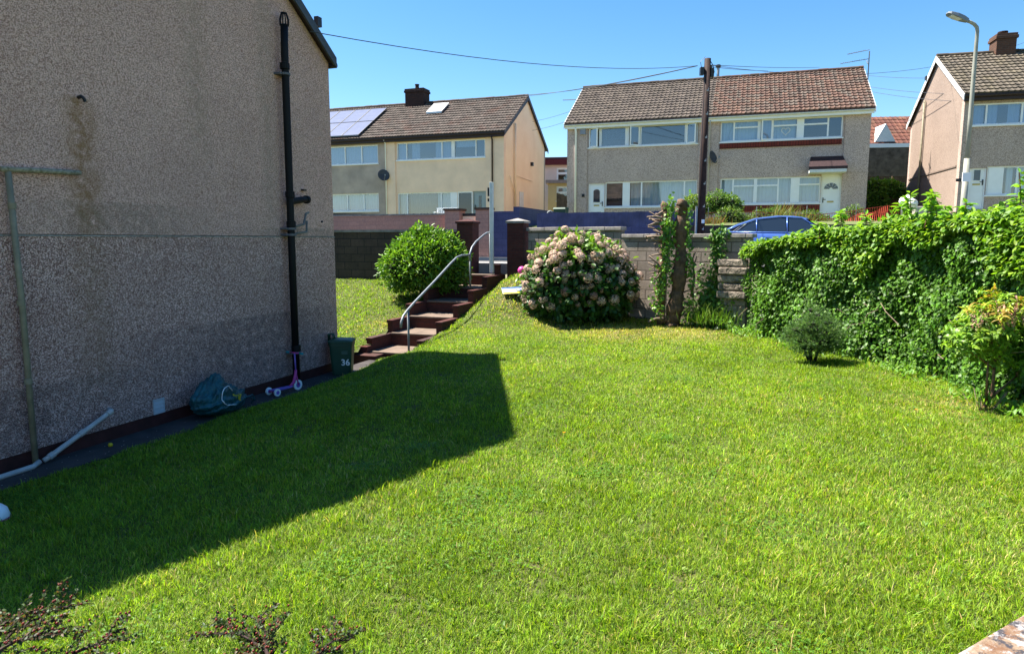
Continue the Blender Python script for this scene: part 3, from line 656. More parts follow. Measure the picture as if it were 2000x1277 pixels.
def house_one():
    P = at(985, 430, 36.); fr = Frame(P[0], P[1], 0, 19.)
    D = 7.5; ze, zr = 7.9, 10.2; ul = -13.7; um = uu(fr, c1, 497, 660)
    h = fthing('semi_detached_house', 'cream and grey pair of joined houses with solar panels, leftmost across the road', 'house', fr)
    wr = [uu(fr, c1, 558, 500), uu(fr, c1, 1110, 480), 0, 0]; wr[2] = fr.fv(*c1(555, 555))[2]; wr[3] = fr.fv(*c1(555, 446))[2]
    gr0 = uu(fr, c1, 565, 800); gr1 = uu(fr, c1, 1115, 800); gzb = fr.fv(*c1(600, 888))[2]-.15; gzt = fr.fv(*c1(570, 757))[2]
    ud0, ud1 = uu(fr, c1, 936, 800), uu(fr, c1, 1032, 800)
    wl0, wl1 = ul+.6, uu(fr, c1, 441, 500); lzb = fr.fv(*c1(440, 572))[2]; lzt = fr.fv(*c1(440, 455))[2]
    lg1 = uu(fr, c1, 446, 800); lgb = fr.fv(*c1(445, 868))[2]; lgt = fr.fv(*c1(445, 758))[2]
    b = MB(); wall_holes(b, um, 0, GZ-.6, ze, [(wr[0],wr[1],wr[2],wr[3]), (gr0, ud0, gzb, gzt), (ud0+.001, ud1, GZ, gzt), (ud1+.001, gr1, GZ, gzt)])
    b.build('wall', M['creamwall'], h)
    b = MB(); wall_holes(b, ul, um-.001, GZ-.6, ze, [(wl0,wl1,lzb,lzt),(wl0,lg1,lgb,lgt)]); b.build('wall', M['greyrender'], h)['label'] = 'dirty grey front wall of the left half'
    b = MB(); b.prism(gable_poly(D, ze, zr, GZ-.6), 0, -.25, 0); g = b.build('gable_wall', M['creamgable'], h); g['label'] = 'cream end gable tinted for warm bounced light'
    b = MB(); b.prism(gable_poly(D, ze, zr, GZ-.6), 0, ul, ul+.25); b.box(ul, 0, D-.249, D, GZ-.6, ze); b.build('rear_wall', M['greyrender'], h)
    # pilasters either side of the window bay
    
    for a_, c_ in ((um, wr[0]-.08), (wr[1]+.05, 0)): MB().box(a_, c_, -.06, -.002, GZ-.6, ze-.2).build('pilaster', M['creamwall'], h)
    X = lambda x, y=500: uu(fr, c1, x, y)
    window(h, *wr, bars=[X(618), X(838), X(1050)], posts=[(X(897), X(918))], cur=[(X(560), X(612), wr[2]+.05, wr[3], 'curtain'), (X(640), X(690), wr[2]+.05, wr[3], 'curtain'), (X(790), X(895), wr[2]+.05, wr[3], 'curtain'), (X(920), X(1045), wr[3]-.35, wr[3], 'curtain')], glass='glassblue')
    window(h, gr0, ud0, gzb, gzt, bars=[X(622, 800), X(834, 800)], posts=[(X(892, 800), X(934, 800))], cur=[(X(632, 800), X(800, 800), gzb, gzt, 'blinddark'), (X(805, 800), X(890, 800), gzb, gzt, 'curtain'), (X(572, 800), X(618, 800), gzb, gzt, 'blind')])
    d = MB(); d.box(ud0, ud0+.07, .03, .12, GZ, gzt); d.box(ud1-.07, ud1, .03, .12, GZ, gzt); d.box(ud0+.07, ud1-.07, .03, .12, gzt-.07, gzt); d = d.build('door', M['white'], h); d['label'] = 'glazed porch screen with dark glass'
    q = MB(); q.box(ud0+.07, ud1-.07, .06, .09, GZ, gzt-.07); q.build('pane', M['carglass'], d)
    door(h, ud1+.01, gr1, GZ, gzt-.01, 'slot', 'greydoor', hand=-1, letter=False)
    window(h, wl0, wl1, lzb, lzt, bars=[X(233), X(337)], cur=[(wl0, wl1, lzb, lzt, 'curtain')], glass='glassblue')
    window(h, wl0, lg1, lgb, lgt, bars=[X(249, 800), X(352, 800)], cur=[(wl0, lg1, lgb, lgt, 'curtain')])
    tc = tile_cols([(.085,.068,.058),(.07,.056,.048),(.1,.08,.068),(.076,.062,.052)])
    roof(h, ul, 0, D, ze, zr, cols=tc, mat=rooftile('brown_roof_tile', (.09,.07,.05), .3, (.085,.04,.028)), n=14, barge='fascia')
    # things fixed on the roof: points on the front slope plane
    pn = (0, -(zr-ze), D/2); S = lambda x, y: fr.pt(*c1(x, y), (0, 0, ze+.16), pn)
    nrm = np.array([0, -(zr-ze), D/2]); nrm = nrm/np.linalg.norm(nrm)
    A, B, C_, Dd = S(215, 252), S(497, 236), S(360, 405), S(70, 416)
    pw = (B[0]-A[0])/3+.02; v0, v1 = (C_[1]+Dd[1])/2, (A[1]+B[1])/2; sl = lambda v: ze+.2+v*(zr-ze)/(D/2)
    for i in range(4):
        for j in range(2):
            ua = B[0]-pw*(i+1)+.015; ub = B[0]-pw*i-.015; va = v0+(v1-v0)*j/2+.015; vb = v0+(v1-v0)*(j+1)/2-.015
            e = MB(); e.hexa([(ua,va,sl(va)),(ub,va,sl(va)),(ub,vb,sl(vb)),(ua,vb,sl(vb)),(ua,va,sl(va)+.04),(ub,va,sl(va)+.04),(ub,vb,sl(vb)+.04),(ua,vb,sl(vb)+.04)])
            e = e.build('solar_panel', M['solar'], h)
            fm = MB()
            for (p, q) in (((ua,va),(ub,va)),((ub,va),(ub,vb)),((ub,vb),(ua,vb)),((ua,vb),(ua,va))): fm.tube([(p[0],p[1],sl(p[1])+.042),(q[0],q[1],sl(q[1])+.042)], .016, 4)
            fm.build('frame', M['leadpipe'], e)
    A, B, C_ = S(785, 210), S(855, 208), S(748, 262)
    ua, ub, va, vb = X(770, 240), X(842, 240), C_[1], A[1]; ua = (S(785,210)[0]+S(748,262)[0])/2; ub = ua+.95
    e = MB(); e.hexa([(ua,va,sl(va)-.05),(ub,va,sl(va)-.05),(ub,vb,sl(vb)-.05),(ua,vb,sl(vb)-.05),(ua,va,sl(va)+.05),(ub,va,sl(va)+.05),(ub,vb,sl(vb)+.05),(ua,vb,sl(vb)+.05)]); rl = e.build('roof_light', M['alum'], h)
    e = MB(); i = .07; e.hexa([(ua+i,va+i,sl(va+i)+.052),(ub-i,va+i,sl(va+i)+.052),(ub-i,vb-i,sl(vb-i)+.052),(ua+i,vb-i,sl(vb-i)+.052),(ua+i,va+i,sl(va+i)+.06),(ub-i,va+i,sl(va+i)+.06),(ub-i,vb-i,sl(vb-i)+.06),(ua+i,vb-i,sl(vb-i)+.06)]); e.build('pane', plain('bright_glass', (.75,.78,.8), .1, .03, spec=.8), rl)
    cu0 = fr.fv(*c1(610, 160), D/2-.4)[0]; cu1 = fr.fv(*c1(725, 160), D/2-.4)[0]; ct = fr.fv(*c1(665, 105), D/2-.4)[2]
    chimney(h, cu0, cu1, D/2-.4, D/2+.4, zr-1.2, ct, 'chimbrick', [((cu0+cu1)/2, D/2, .12, .3)], zr-.35)
    dish(h, X(495, 655), 0, fr.fv(*c1(495, 652))[2], .33, (.6, -.6, .3), 'darkdish')
    pipe('downpipe', h, [(um, -.1, GZ-.3), (um, -.1, ze-.4), (um, -.25, ze-.25)], .035, 'white')
    pipe('downpipe', h, [(X(1158, 500), -.12, GZ-.3), (X(1158, 500), -.12, ze-.5), (X(1158, 500), -.28, ze-.3)], .04, 'fascia')
    # gable pipes and door
    Gp = lambda x, y: fr.fu(*c1(x, y), 0.)
    a = Gp(1288, 325); bq = Gp(1290, 850)
    pipe('soil_pipe', h, [(.09, a[1], bq[2]), (.09, a[1], a[2])], .055, 'creamgable')
    q = Gp(1255, 650); pipe('waste_pipe', h, [(.07, q[1], q[2]), (.08, a[1], q[2]-.9)], .025, 'creamgable'); q = Gp(1395, 685); pipe('waste_pipe', h, [(.07, a[1], q[2]+.1), (.07, q[1], q[2])], .02, 'creamgable')
    q = Gp(1395, 578); MB().box(0, .14, q[1]-.1, q[1]+.1, q[2]-.1, q[2]+.1).build('wall_light', M['black'], h)
    d0, d1 = Gp(1322, 800)[1], Gp(1346, 800)[1]; dz = Gp(1330, 750)[2]
    e = MB(); e.box(.0, .03, d0, d1, GZ-.2, dz); e.build('side_door', M['whitepaint'], h)
    return fr
M['greydoor'] = plain('grey_green_door', (.32,.37,.37), .5, .06)
M['darkdish'] = plain('dark_dish', (.06,.065,.075), .5, .1)
HA = house_one()

def house_two():
    P = at(1107, 430, 34.); fr = Frame(P[0], P[1], 0, 18.6)
    D = 7.5; ze, zr = 7.92, 10.22
    ur = fr.fv(1697, 300)[0]; um = uu(fr, c2, 1185, 700)
    h = fthing('semi_detached_house', 'pebbledash pair of joined houses with half brown half reddish roof, behind the utility pole', 'house', fr)
    X = lambda x, y=700: uu(fr, c2, x, y); X3 = lambda x, y=600: uu(fr, c3, x, y)
    z2 = lambda x, y: float(fr.fv(*c2(x, y))[2]); z3 = lambda x, y: float(fr.fv(*c3(x, y))[2])
    w1 = (X(270), X(1093), z2(272, 770), z2(272, 622))
    d1 = (X(268, 1100), X(390, 1100), GZ, z2(270, 1042)); k1 = (X(394, 1100), X(1090, 1100), z2(700, 1214), z2(700, 1022))
    w2 = (X3(100), X3(970), z3(100, 686), z3(100, 540)); k2 = (X3(97, 1000), X3(813, 1000), z3(500, 1122), z3(500, 935)); d2 = (X3(815, 1000), X3(962, 1000), GZ, z3(880, 908))
    b = MB(); wall_holes(b, 0, um, GZ-.6, ze, [w1, d1, k1]); b.build('wall', M['peb2'], h)
    b = MB(); wall_holes(b, um+.001, ur, GZ-.6, ze, [w2, k2, d2]); b.build('wall', M['peb2'], h)
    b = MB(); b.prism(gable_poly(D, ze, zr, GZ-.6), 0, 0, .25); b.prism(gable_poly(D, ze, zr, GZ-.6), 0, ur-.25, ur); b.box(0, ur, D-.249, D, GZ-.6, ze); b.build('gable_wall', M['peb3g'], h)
    
    for a_, c_ in ((0, w1[0]-.05), (w1[1]+.05, w2[0]-.05), (w2[1]+.08, ur)): MB().box(a_, c_, -.06, -.002, GZ-.6, ze-.2).build('pilaster', M['peb2'], h)
    zb = z3(1060, 900); 
    for a_, c_ in ((-.02, w1[0]-.05), (w1[1]+.05, w2[0]-.05), (w2[1]+.08, ur+.02)): MB().box(a_, c_, -.068, -.061, zb-.02, zb+.02).build('render_bead', M['peb3'], h)
    zt, zb_ = w1[3], w1[2]
    window(h, *w1, bars=[X(352), X(362), X(655), X(662), X(1000), X(1007)], posts=[(X(545), X(573))], cur=[(X(368), X(540), zt-.55, zt, 'curtain'), (X(368), X(540), zb_, zt, 'blinddark')], openl=[(X(275), X(350), -24), (X(577), X(653), 28), (X(1009), X(1086), -20)], glass='glassblue')
    door(h, *d1, 'arch', 'white')
    kz, kt = k1[2], k1[3]
    window(h, *k1, bars=[X(668, 1100), X(992, 1100)], posts=[(X(525, 1100), X(580, 1100))], cur=[(X(582, 1100), X(815, 1100), kz, kt, 'blind'), (X(812, 1100), X(1088, 1100), kz, kt, 'curtain')])
    zt, zb_ = w2[3], w2[2]; tz = zt-(zt-zb_)*.33
    window(h, *w2, bars=[X3(196), X3(472), X3(865)], posts=[(X3(364), X3(386)), (X3(642), X3(694))], trans=[(X3(196), X3(364), tz), (X3(472), X3(642), tz), (X3(694), X3(865), tz)], cur=[(X3(108), X3(640), zb_, zt, 'curtain')], openl=[(X3(388), X3(470), 14)], glass='glass')
    kz, kt = k2[2], k2[3]; tz = kt-(kt-kz)*.3
    window(h, *k2, bars=[X3(188, 1000), X3(510, 1000)], posts=[(X3(336, 1000), X3(360, 1000)), (X3(600, 1000), X3(662, 1000))], trans=[(X3(188, 1000), X3(336, 1000), tz), (X3(360, 1000), X3(510, 1000), tz), (X3(662, 1000), X3(808, 1000), tz)], cur=[(k2[0], k2[1]-.05, kz, kt, 'curtain')])
    # heart hanging in the upper window, little notes
    hx = X3(565); hz = z3(565, 605); pts = []
    for t in np.linspace(0, 2*math.pi, 24): pts.append((hx+.011*16*math.sin(t)**3, .082, hz+.011*(13*math.cos(t)-5*math.cos(2*t)-2*math.cos(3*t)-math.cos(4*t))))
    MB().tube(pts, .02, 5).build('window_heart', M['whitepaint'], h)
    door(h, *d2, 'fan', 'white', hand=-1)
    b = MB(); b.box(X3(98), X3(967), -.05, -.002, w2[2]-.3, w2[2]-.065); b.build('tile_band', M['redtile'], h)
    b = MB(); b.box(X3(97, 1000), X3(813, 1000), -.05, -.002, k2[2]-.36, k2[2]-.065); b.build('tile_band', M['redtile'], h)
    # canopy over the right door
    cu0, cu1 = X3(735, 850), X3(970, 850); cz = z3(850, 890)
    c = MB(); c.hexa([(cu0-.1,-.85,cz),(cu1+.1,-.85,cz),(cu1+.02,-.003,cz),(cu0-.02,-.003,cz),(cu0-.1,-.85,cz+.12),(cu1+.1,-.85,cz+.12),(cu1-.02,-.003,cz+.62),(cu0+.02,-.003,cz+.62)]); cn = c.build('canopy', M['slate'], h)
    MB().box(cu0-.06, cu1+.06, -.87, -.04, cz-.13, cz-.004).build('fascia', M['whitepaint'], cn)
    pal = [(.09,.072,.06),(.075,.061,.052),(.105,.085,.07),(.083,.068,.057)]; pal2 = [(.105,.06,.045),(.092,.056,.043),(.122,.07,.052),(.088,.06,.048),(.1,.077,.062)]
    r = roof(h, 0, ur, D, ze, zr, cols=tile_cols(pal, pal2, um), mat=rooftile('double_roll_tile', (.15,.13,.08), .22), n=15, fascia='white', gutter='whitepaint', barge='white', per=.2, amp=.03)
    for x, y in ((1185, 150), (1250, 145)):
        q = fr.fv(*c2(x, y), D/2+.7); f = MB(); f.tube([(q[0], q[1], zr-1.), (q[0], q[1], q[2]-.12)], .07, 10); f.build('flue', M['galv'], r); 
        MB().lathe([(.1,0),(.13,.02),(.13,.12),(.1,.14)], (q[0], q[1], q[2]-.13), 10).build('flue_cap', M['black'], r)
    dish(h, X(1205, 855), 0, z2(1205, 850), .3, (.75, -.4, .3), 'darkdish')
    pipe('downpipe', h, [(X(178, 700), -.12, GZ-.3), (X(178, 700), -.12, ze-.5), (X(178, 700), -.27, ze-.32)], .05, 'white')
    pipe('downpipe', h, [(um, -.12, GZ-.3), (um, -.12, ze-.5), (um, -.27, ze-.32)], .03, 'pvcgrey')
    MB().box(X(210), X(250), -.16, -.061, z2(230, 672), z2(230, 628)).build('alarm_box', plain('grey_alarm', (.28,.3,.38), .5), h)
    MB().box(X(222, 1130), X(240, 1130), -.12, -.061, z2(230, 1143), z2(230, 1120)).build('wall_light', M['black'], h)
    # aerial
    q = fr.fu(*c3(1160, 55), ur+.12); v = q[1]
    a = MB(); a.tube([(ur+.12, v, ze+.9), (ur+.12, v, q[2]+.1)], .025, 6)
    for (x, y, ln) in ((1005, 60, 1.4), (955, 127, 1.6)):
        e = fr.fv(*c3(x, y), v); zz = e[2]; a.tube([(ur+.12, v, zz+.12), (e[0], v, zz)], .014, 5)
        for k in range(11): xx = e[0]+(ur-e[0])*k/11; z_ = zz+.12*k/11; a.tube([(xx, v-.13, z_), (xx, v+.13, z_)], .007, 4)
    a.tube([(ur+.05, v-.2, fr.fv(*c3(1150, 118), v)[2]-.1), (ur+.05, v+.2, fr.fv(*c3(1150, 118), v)[2]+.12)], .02, 5)
    a.build('aerial', M['grey'], h)
    return fr, ur
HB, HBU = house_two()

def house_three():
    P = at(1865, 430, 27.6); fr = Frame(P[0], P[1], 0, 15.)
    D = 7.; ze, zr = 8.0, 10.16; ur = 12.5; GZ3 = 3.0
    h = fthing('semi_detached_house', 'house with sunlit cream gable and brick chimney behind the street lamp at the right', 'house', fr)
    X = lambda x, y=650: uu(fr, c4, x, y); z4 = lambda x, y: float(fr.fv(*c4(x, y))[2])
    w1 = (X(632), 7.2, z4(650, 712), z4(650, 590)); d1 = (X(610, 1050), X(712, 1050), z4(660, 1185), z4(660, 955)); p1 = (X(714, 1050), X(800, 1050), z4(760, 1110), z4(760, 950)); k1 = (X(802, 1050), 7.2, z4(850, 1105), z4(850, 942))
    b = MB(); wall_holes(b, 0, ur, GZ3-.8, ze, [w1, d1, (p1[0], k1[1], k1[2], k1[3])]); b.build('wall', M['peb3'], h)
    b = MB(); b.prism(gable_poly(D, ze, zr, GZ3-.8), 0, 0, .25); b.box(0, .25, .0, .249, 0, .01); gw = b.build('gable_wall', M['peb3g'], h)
    b = MB(); b.box(-.03, -.002, .3, D-.3, z4(530, 940)-.03, z4(530, 940)+.03); b.build('render_bead', plain('shadow_bead', (.2,.15,.12), .8), h)
    b = MB(); b.prism(gable_poly(D, ze, zr, GZ3-.8), 0, ur-.25, ur); b.box(0, ur, D-.249, D, GZ3-.8, ze); b.build('rear_wall', M['peb3'], h)
    b = MB(); b.box(0, X(612, 1050)-.04, -.05, -.002, GZ3-.8, ze-.3); b.build('pilaster', M['peb3'], h)
    window(h, *w1, bars=[X(718), X(920), X(920)+1.2], cur=[(X(640), X(712), w1[2], w1[3], 'curtain'), (X(722), X(790), w1[2], w1[3], 'curtain'), (X(850), X(915), w1[2], w1[3], 'curtain'), (X(925), 7., w1[2], w1[3], 'curtain')], glass='glassblue')
    door(h, *d1, 'arch', 'white')
    window(h, p1[0], k1[1], k1[2], k1[3], bars=[X(805, 1050), X(888, 1050), X(888, 1050)+2.], posts=[(p1[0]+.06, p1[1])], cur=[(X(838, 1050), X(872, 1050), k1[2], k1[3], 'curtain'), (X(900, 1050), 7., k1[2], k1[3], 'curtain')])
    tc = tile_cols([(.1,.083,.064),(.083,.07,.054),(.117,.098,.074),(.093,.077,.058)])
    roof(h, 0, ur, D, ze, zr, cols=tc, mat=rooftile('lichen_roof_tile', (.15,.125,.06), .4), n=14, barge='whitepaint', per=.2, amp=.024)
    q0 = fr.fv(*c4(775, 240), D/2-.35)[0]; q1 = fr.fv(*c4(888, 240), D/2-.35)[0]; ct = fr.fv(*c4(830, 188), D/2-.35)[2]
    chimney(h, q0, q1, D/2-.35, D/2+.45, zr-1., ct, 'chimbrick2', [((q0+q1)/2-.05, D/2, .17, .14)], zr-.3)
    Gp = lambda x, y: fr.fu(*c4(x, y), 0.)
    a = Gp(377, 572); pipe('soil_pipe', h, [(-.08, a[1], GZ3), (-.08, a[1], a[2])], .05, 'cream')
    q = Gp(395, 440); MB().box(-.18, 0, q[1]-.1, q[1]+.1, q[2]-.1, q[2]+.06).build('wall_light', M['black'], h)
    MB().box(X(540, 1020), X(578, 1020), -.07, -.052, z4(560, 1031), z4(560, 1014)).build('number_plate', M['black'], h)
    return fr
HC = house_three()

def small_buildings():
    # rendered house far behind, between the two pairs
    P = at(1050, 420, 52.); fr = Frame(P[0], P[1], 0, 8.); f = lambda x, y: fr.fv(1040+x/6.3875, 220+y/6.3875)
    h = fthing('rear_house', 'pink rendered house seen in the gap between the two semi-detached pairs', 'house', fr)
    zt = f(250, 640)[2]; wa = f(300, 690); wb = f(425, 860); hole = (wa[0], wa[0]+2.0, wb[2], wa[2])
    b = MB(); wall_holes(b, -3, 6, 2.4, zt, [hole]); b.box(-3, 6, 4, 4.2, 2.4, zt); b.box(-3, -2.8, .251, 3.99, 2.4, zt); b.box(5.8, 6, .251, 3.99, 2.4, zt); b.build('wall', M['pinkrender'], h)
    window(h, *hole, trans=[(hole[0], hole[1], (hole[2]+hole[3])/2+.1)], fw=.13, glass='glassblue')
    b = MB(); b.box(-3.3, 6.3, -.35, -.05, zt-.1, zt+.3); b.build('fascia', M['soilred'], h)
    b = MB(); b.hexa([(-3.3,-.34,zt+.3),(6.3,-.34,zt+.3),(6.3,4.4,zt+.5),(-3.3,4.4,zt+.5),(-3.3,-.34,zt+.42),(6.3,-.34,zt+.42),(6.3,4.4,zt+1.0),(-3.3,4.4,zt+1.0)]); b.build('roof', M['slate'], h)
    P = at(1070, 420, 47.); f2 = Frame(P[0], P[1], 0, 8.); g = lambda x, y: f2.fv(1040+x/6.3875, 220+y/6.3875)
    h = fthing('flat_roof_annex', 'yellow rendered flat roof annex in front of the pink house', 'building', f2)
    zt = g(200, 885)[2]; wa = g(300, 920); wb = g(405, 1100); hole = (wa[0], wb[0]+.3, wb[2], wa[2])
    b = MB(); wall_holes(b, 0, 5, 2.4, zt, [hole]); b.box(0, .25, .251, 3, 2.4, zt); b.build('wall', M['yellowrender'], h)
    window(h, *hole, trans=[(hole[0], hole[1], (hole[2]+hole[3])/2+.05)], fw=.13, glass='glassblue')
    MB().box(-.15, 5, -.15, 3.2, zt+.002, zt+.22).build('roof', plain('pink_fascia', (.4,.3,.28), .8), h)
    # bungalow with red roof between second and third house
    P = at(1702, 430, 44.); f3 = Frame(P[0], P[1], 0, 6.); k = lambda x, y: f3.fv(*c4(x, y))
    h = fthing('red_roof_bungalow', 'bungalow with red tiled roof and small white dormer gable in the gap at right', 'building', f3)
    ze = k(150, 830)[2]; zr = ze+2.1
    b = MB(); b.box(-2.5, 6.5, 0, 5, 2.4, ze); b.build('wall', M['wood'], h)
    bb = MB(); tc = tile_cols([(.12,.045,.032),(.1,.04,.028),(.14,.055,.036)]); tiles(bb, -2.8, 6.8, -.3, ze+.12, 2.6, zr+.12, 8, .3, .03, .03, tc); tiles(bb, -2.8, 6.8, 5.4, ze+.12, 2.6, zr+.12, 8, .3, .03, .03, tc, 2)
    r = bb.build('roof', rooftile('red_roof_tile'), h, colors=True, recalc=False)
    MB().box(-2.8, 6.8, -.36, -.31, ze-.12, ze+.12).build('fascia', M['white'], r)
    a = k(75, 815); c = k(190, 812); t = k(133, 768)
    MB().prism([(a[0], ze+.25), (c[0], ze+.25), (t[0], ze+1.35)], 1, -.25, 1.8).build('dormer', M['whitepaint'], h)
    fz0, fz1 = k(150, 920)[2], k(150, 845)[2]
    P = at(1702, 430, 40.); f4 = Frame(P[0], P[1], 0, 6.); k4 = lambda x, y: f4.fv(*c4(x, y))
    h = fthing('timber_fence', 'weathered horizontal board fence below the red roof bungalow', 'fence', f4)
    z0, z1 = k4(150, 1000)[2], k4(150, 842)[2]
    b = MB(); n = 9
    for i in range(n): zz = z0+(z1-z0)*i/n; b.box(-1.5, 5.5, 0, .03, zz+.006, zz+(z1-z0)/n)
    b.build('board', plain('grey_timber', (.2,.155,.115), .9, .3, 3, bump=.3), h)
    b = MB()
    for x in (-1., 1., 3., 5.): b.box(x, x+.1, .032, .13, 2.6, z1)
    b.build('post', M['wood'], h)
small_buildings()

# ------------------------------------------------------------------ walls, pillars, fences along the road
def pillar(x, y, z0, z1, w, label, fr_a, mat='redbrick', capmat='conc', group=None):
    t = thing('gate_pillar', label, 'pillar', (x, y, z0), -R(fr_a), group)
    H = z1-z0; a = w/2
    MB().box(-a, a, -a, a, 0, H-.1).build('shaft', M[mat], t)
    c = MB(); c.box(-a-.035, a+.035, -a-.035, a+.035, H-.099, H-.04); c.add([(-a-.035,-a-.035,H-.04),(a+.035,-a-.035,H-.04),(a+.035,a+.035,H-.04),(-a-.035,a+.035,H-.04),(0,0,H+.04)], [(0,1,4),(1,2,4),(2,3,4),(3,0,4)]); c.build('cap', M[capmat], t)
    return t
pillar(.16, 18.55, .95, 2.83, .46, 'dark red brick gate pillar between the steps and the grey block wall', 19)
p = at(914, 468, 19.); pillar(p[0], p[1], .95, 2.83, .46, 'dark red brick gate pillar behind the green bush', 19, capmat='redbrick')
def block_wall():
    fr = Frame(BW0[0], BW0[1], 0, math.degrees(math.atan2(.62, .785)))
    t = fthing('block_wall', 'grey concrete block garden wall with stone coping, stepped down behind the hydrangea', 'wall', fr)
    MB().box(.35, 3.12, 0, .2, 0, 2.52).build('wall', M['block'], t); MB().box(3.121, 6.25, .005, .2, 0, 2.34).build('wall', M['block'], t)
    c = MB(); x = .3
    while x < 3.1: e = min(x+.6, 3.16); c.box(x, e-.006, -.04, .24, 2.521, 2.61+rng.normal(0, .004)); x = e
    x = 3.17
    while x < 6.2: e = min(x+.6, 6.32); c.box(x, e-.006, -.04, .24, 2.341, 2.43+rng.normal(0, .004)); x = e
    c.build('coping', M['conc'], t, bevel=.012)
    b = MB(); b.box(5.75, 6.3, -.28, -.002, .1, 1.7); b.build('pier', M['block'], t)
    b = MB()
    for i in range(5):
        zz = 1.05+i*.17; b.box(5.7+.05*math.sin(i*3), 6.34, -.36-.03*math.cos(i*2), -.281, zz, zz+.155)
    b.build('rock_face', plain('rough_stone', (.34,.28,.22), .95, .4, 7, bump=1., bscale=12, dist=.05), t, bevel=.03)
block_wall()
def left_wall():
    t = fthing('dark_block_wall', 'dark block retaining wall behind the bush, left of the gate', 'wall', U19)
    MB().box(-14, -1.75, 0, .2, -1.2, .86).build('wall', M['darkblock'], t); MB().box(-14, -1.75, -.03, .23, .861, .93).build('coping', M['conc'], t)
left_wall()
FW = Frame(-2.9, 26., 1.65, 19.)                 # line of the walls across the road
def far_walls():
    X = lambda x, y=450: float(FW.fv(x, y)[0]); Z = lambda x, y: float(FW.fv(x, y)[2])
    t = fthing('pink_block_wall', 'pinkish block garden wall in front of the cream house', 'wall', FW)
    zt = Z(800, 421); MB().box(-12, X(872), 0, .25, -.4, zt).build('wall', M['pinkblock'], t); MB().box(-12, X(872), -.03, .28, zt+.001, zt+.06).build('coping', M['conc'], t)
    def pl_(xa, xb, yt, label):
        a, b = X(xa), X(xb); zz = Z(xa, yt); g = fthing('wall_pillar', label, 'pillar', Frame(*FW.w((a+b)/2, .1, -.4), 19), 'pink block pillars either side of the house gate')
        w = (b-a)/2; MB().box(-w, w, -w, w, 0, zz+.4-.08).build('shaft', M['pinkblock'], g); MB().box(-w-.04, w+.04, -w-.04, w+.04, zz+.321, zz+.4).build('cap', M['soilred'] if False else M['chimbrick2'], g)
    pl_(873, 901, 408, 'pink block pillar at the end of the long pink wall')
    pl_(932, 957, 406, 'pink block pillar beside the white post and blue wall')
    g = fthing('gate_screen', 'pale low gate panel between the two pink pillars', 'gate', FW)
    MB().box(X(902)+.02, X(931)-.02, .05, .1, -.1, Z(915, 417)-.1).build('panel', M['creamwall'], g); MB().box(X(902)+.02, X(931)-.02, .04, .11, Z(915, 417)-.099, Z(915, 417)).build('rail', M['black'], g)
    t = fthing('blue_painted_wall', 'blue painted block retaining wall across the road beside the driveway', 'wall', FW)
    xa, xb = X(960), X(1003); MB().box(xa, xb, 0, .22, -.4, Z(975, 413)).build('wall', M['blueblock'], t)
    z1 = Z(1003, 404); MB().box(xb+.001, xb+.22, -.02, 8.5, -.4, z1).build('side_wall', M['blueblock'], t)
    xc = X(1640); MB().box(xb+.23, xc*.62, .05, .25, -.4, Z(1200, 444)).build('retaining_wall', M['blueblock'], t)
    t = fthing('blue_board_fence', 'blue vertical board fence on top of the retaining wall below the pebbledash pair', 'fence', FW)
    x0, x1 = X(1047), X(1362); zb, zt = Z(1200, 444)+.004, Z(1200, 414); b = MB(); x = x0
    while x < x1: b.box(x, x+.118, .1, .122+.006*rng.random(), zb, zt+.008*rng.normal()); x += .122
    b.build('board', M['blue'], t); MB().box(x0, x1, .124, .17, zb+.12, zb+.18).box(x0, x1, .124, .17, zt-.16, zt-.1).build('rail', M['blue'], t)
    b = MB(); x = x0
    while x < x1: b.box(x, x+.09, .171, .26, zb-.3, zt-.02); x += 1.8
    b.build('post', M['blue'], t)
    t = fthing('dark_retaining_wall', 'dark low retaining wall behind the blue car', 'wall', FW)
    MB().box(xc*.62+.01, X(1990), .02, .3, -.4, Z(1400, 440)).build('wall', M['darkblock'], t)
    t = thing('handrail', 'small curved grey tube handrail beside the blue wall', 'handrail')
    q = [at(1061, 432, 24.9), at(1068, 420, 24.9), at(1071, 413.5, 24.9), at(1075, 412, 24.9), at(1079, 415, 24.9), at(1080, 430, 24.9), at(1080, 450, 24.9)]
    MB().tube(q, .022, 8).build('tube', M['galv'], t, smooth=True)
far_walls()

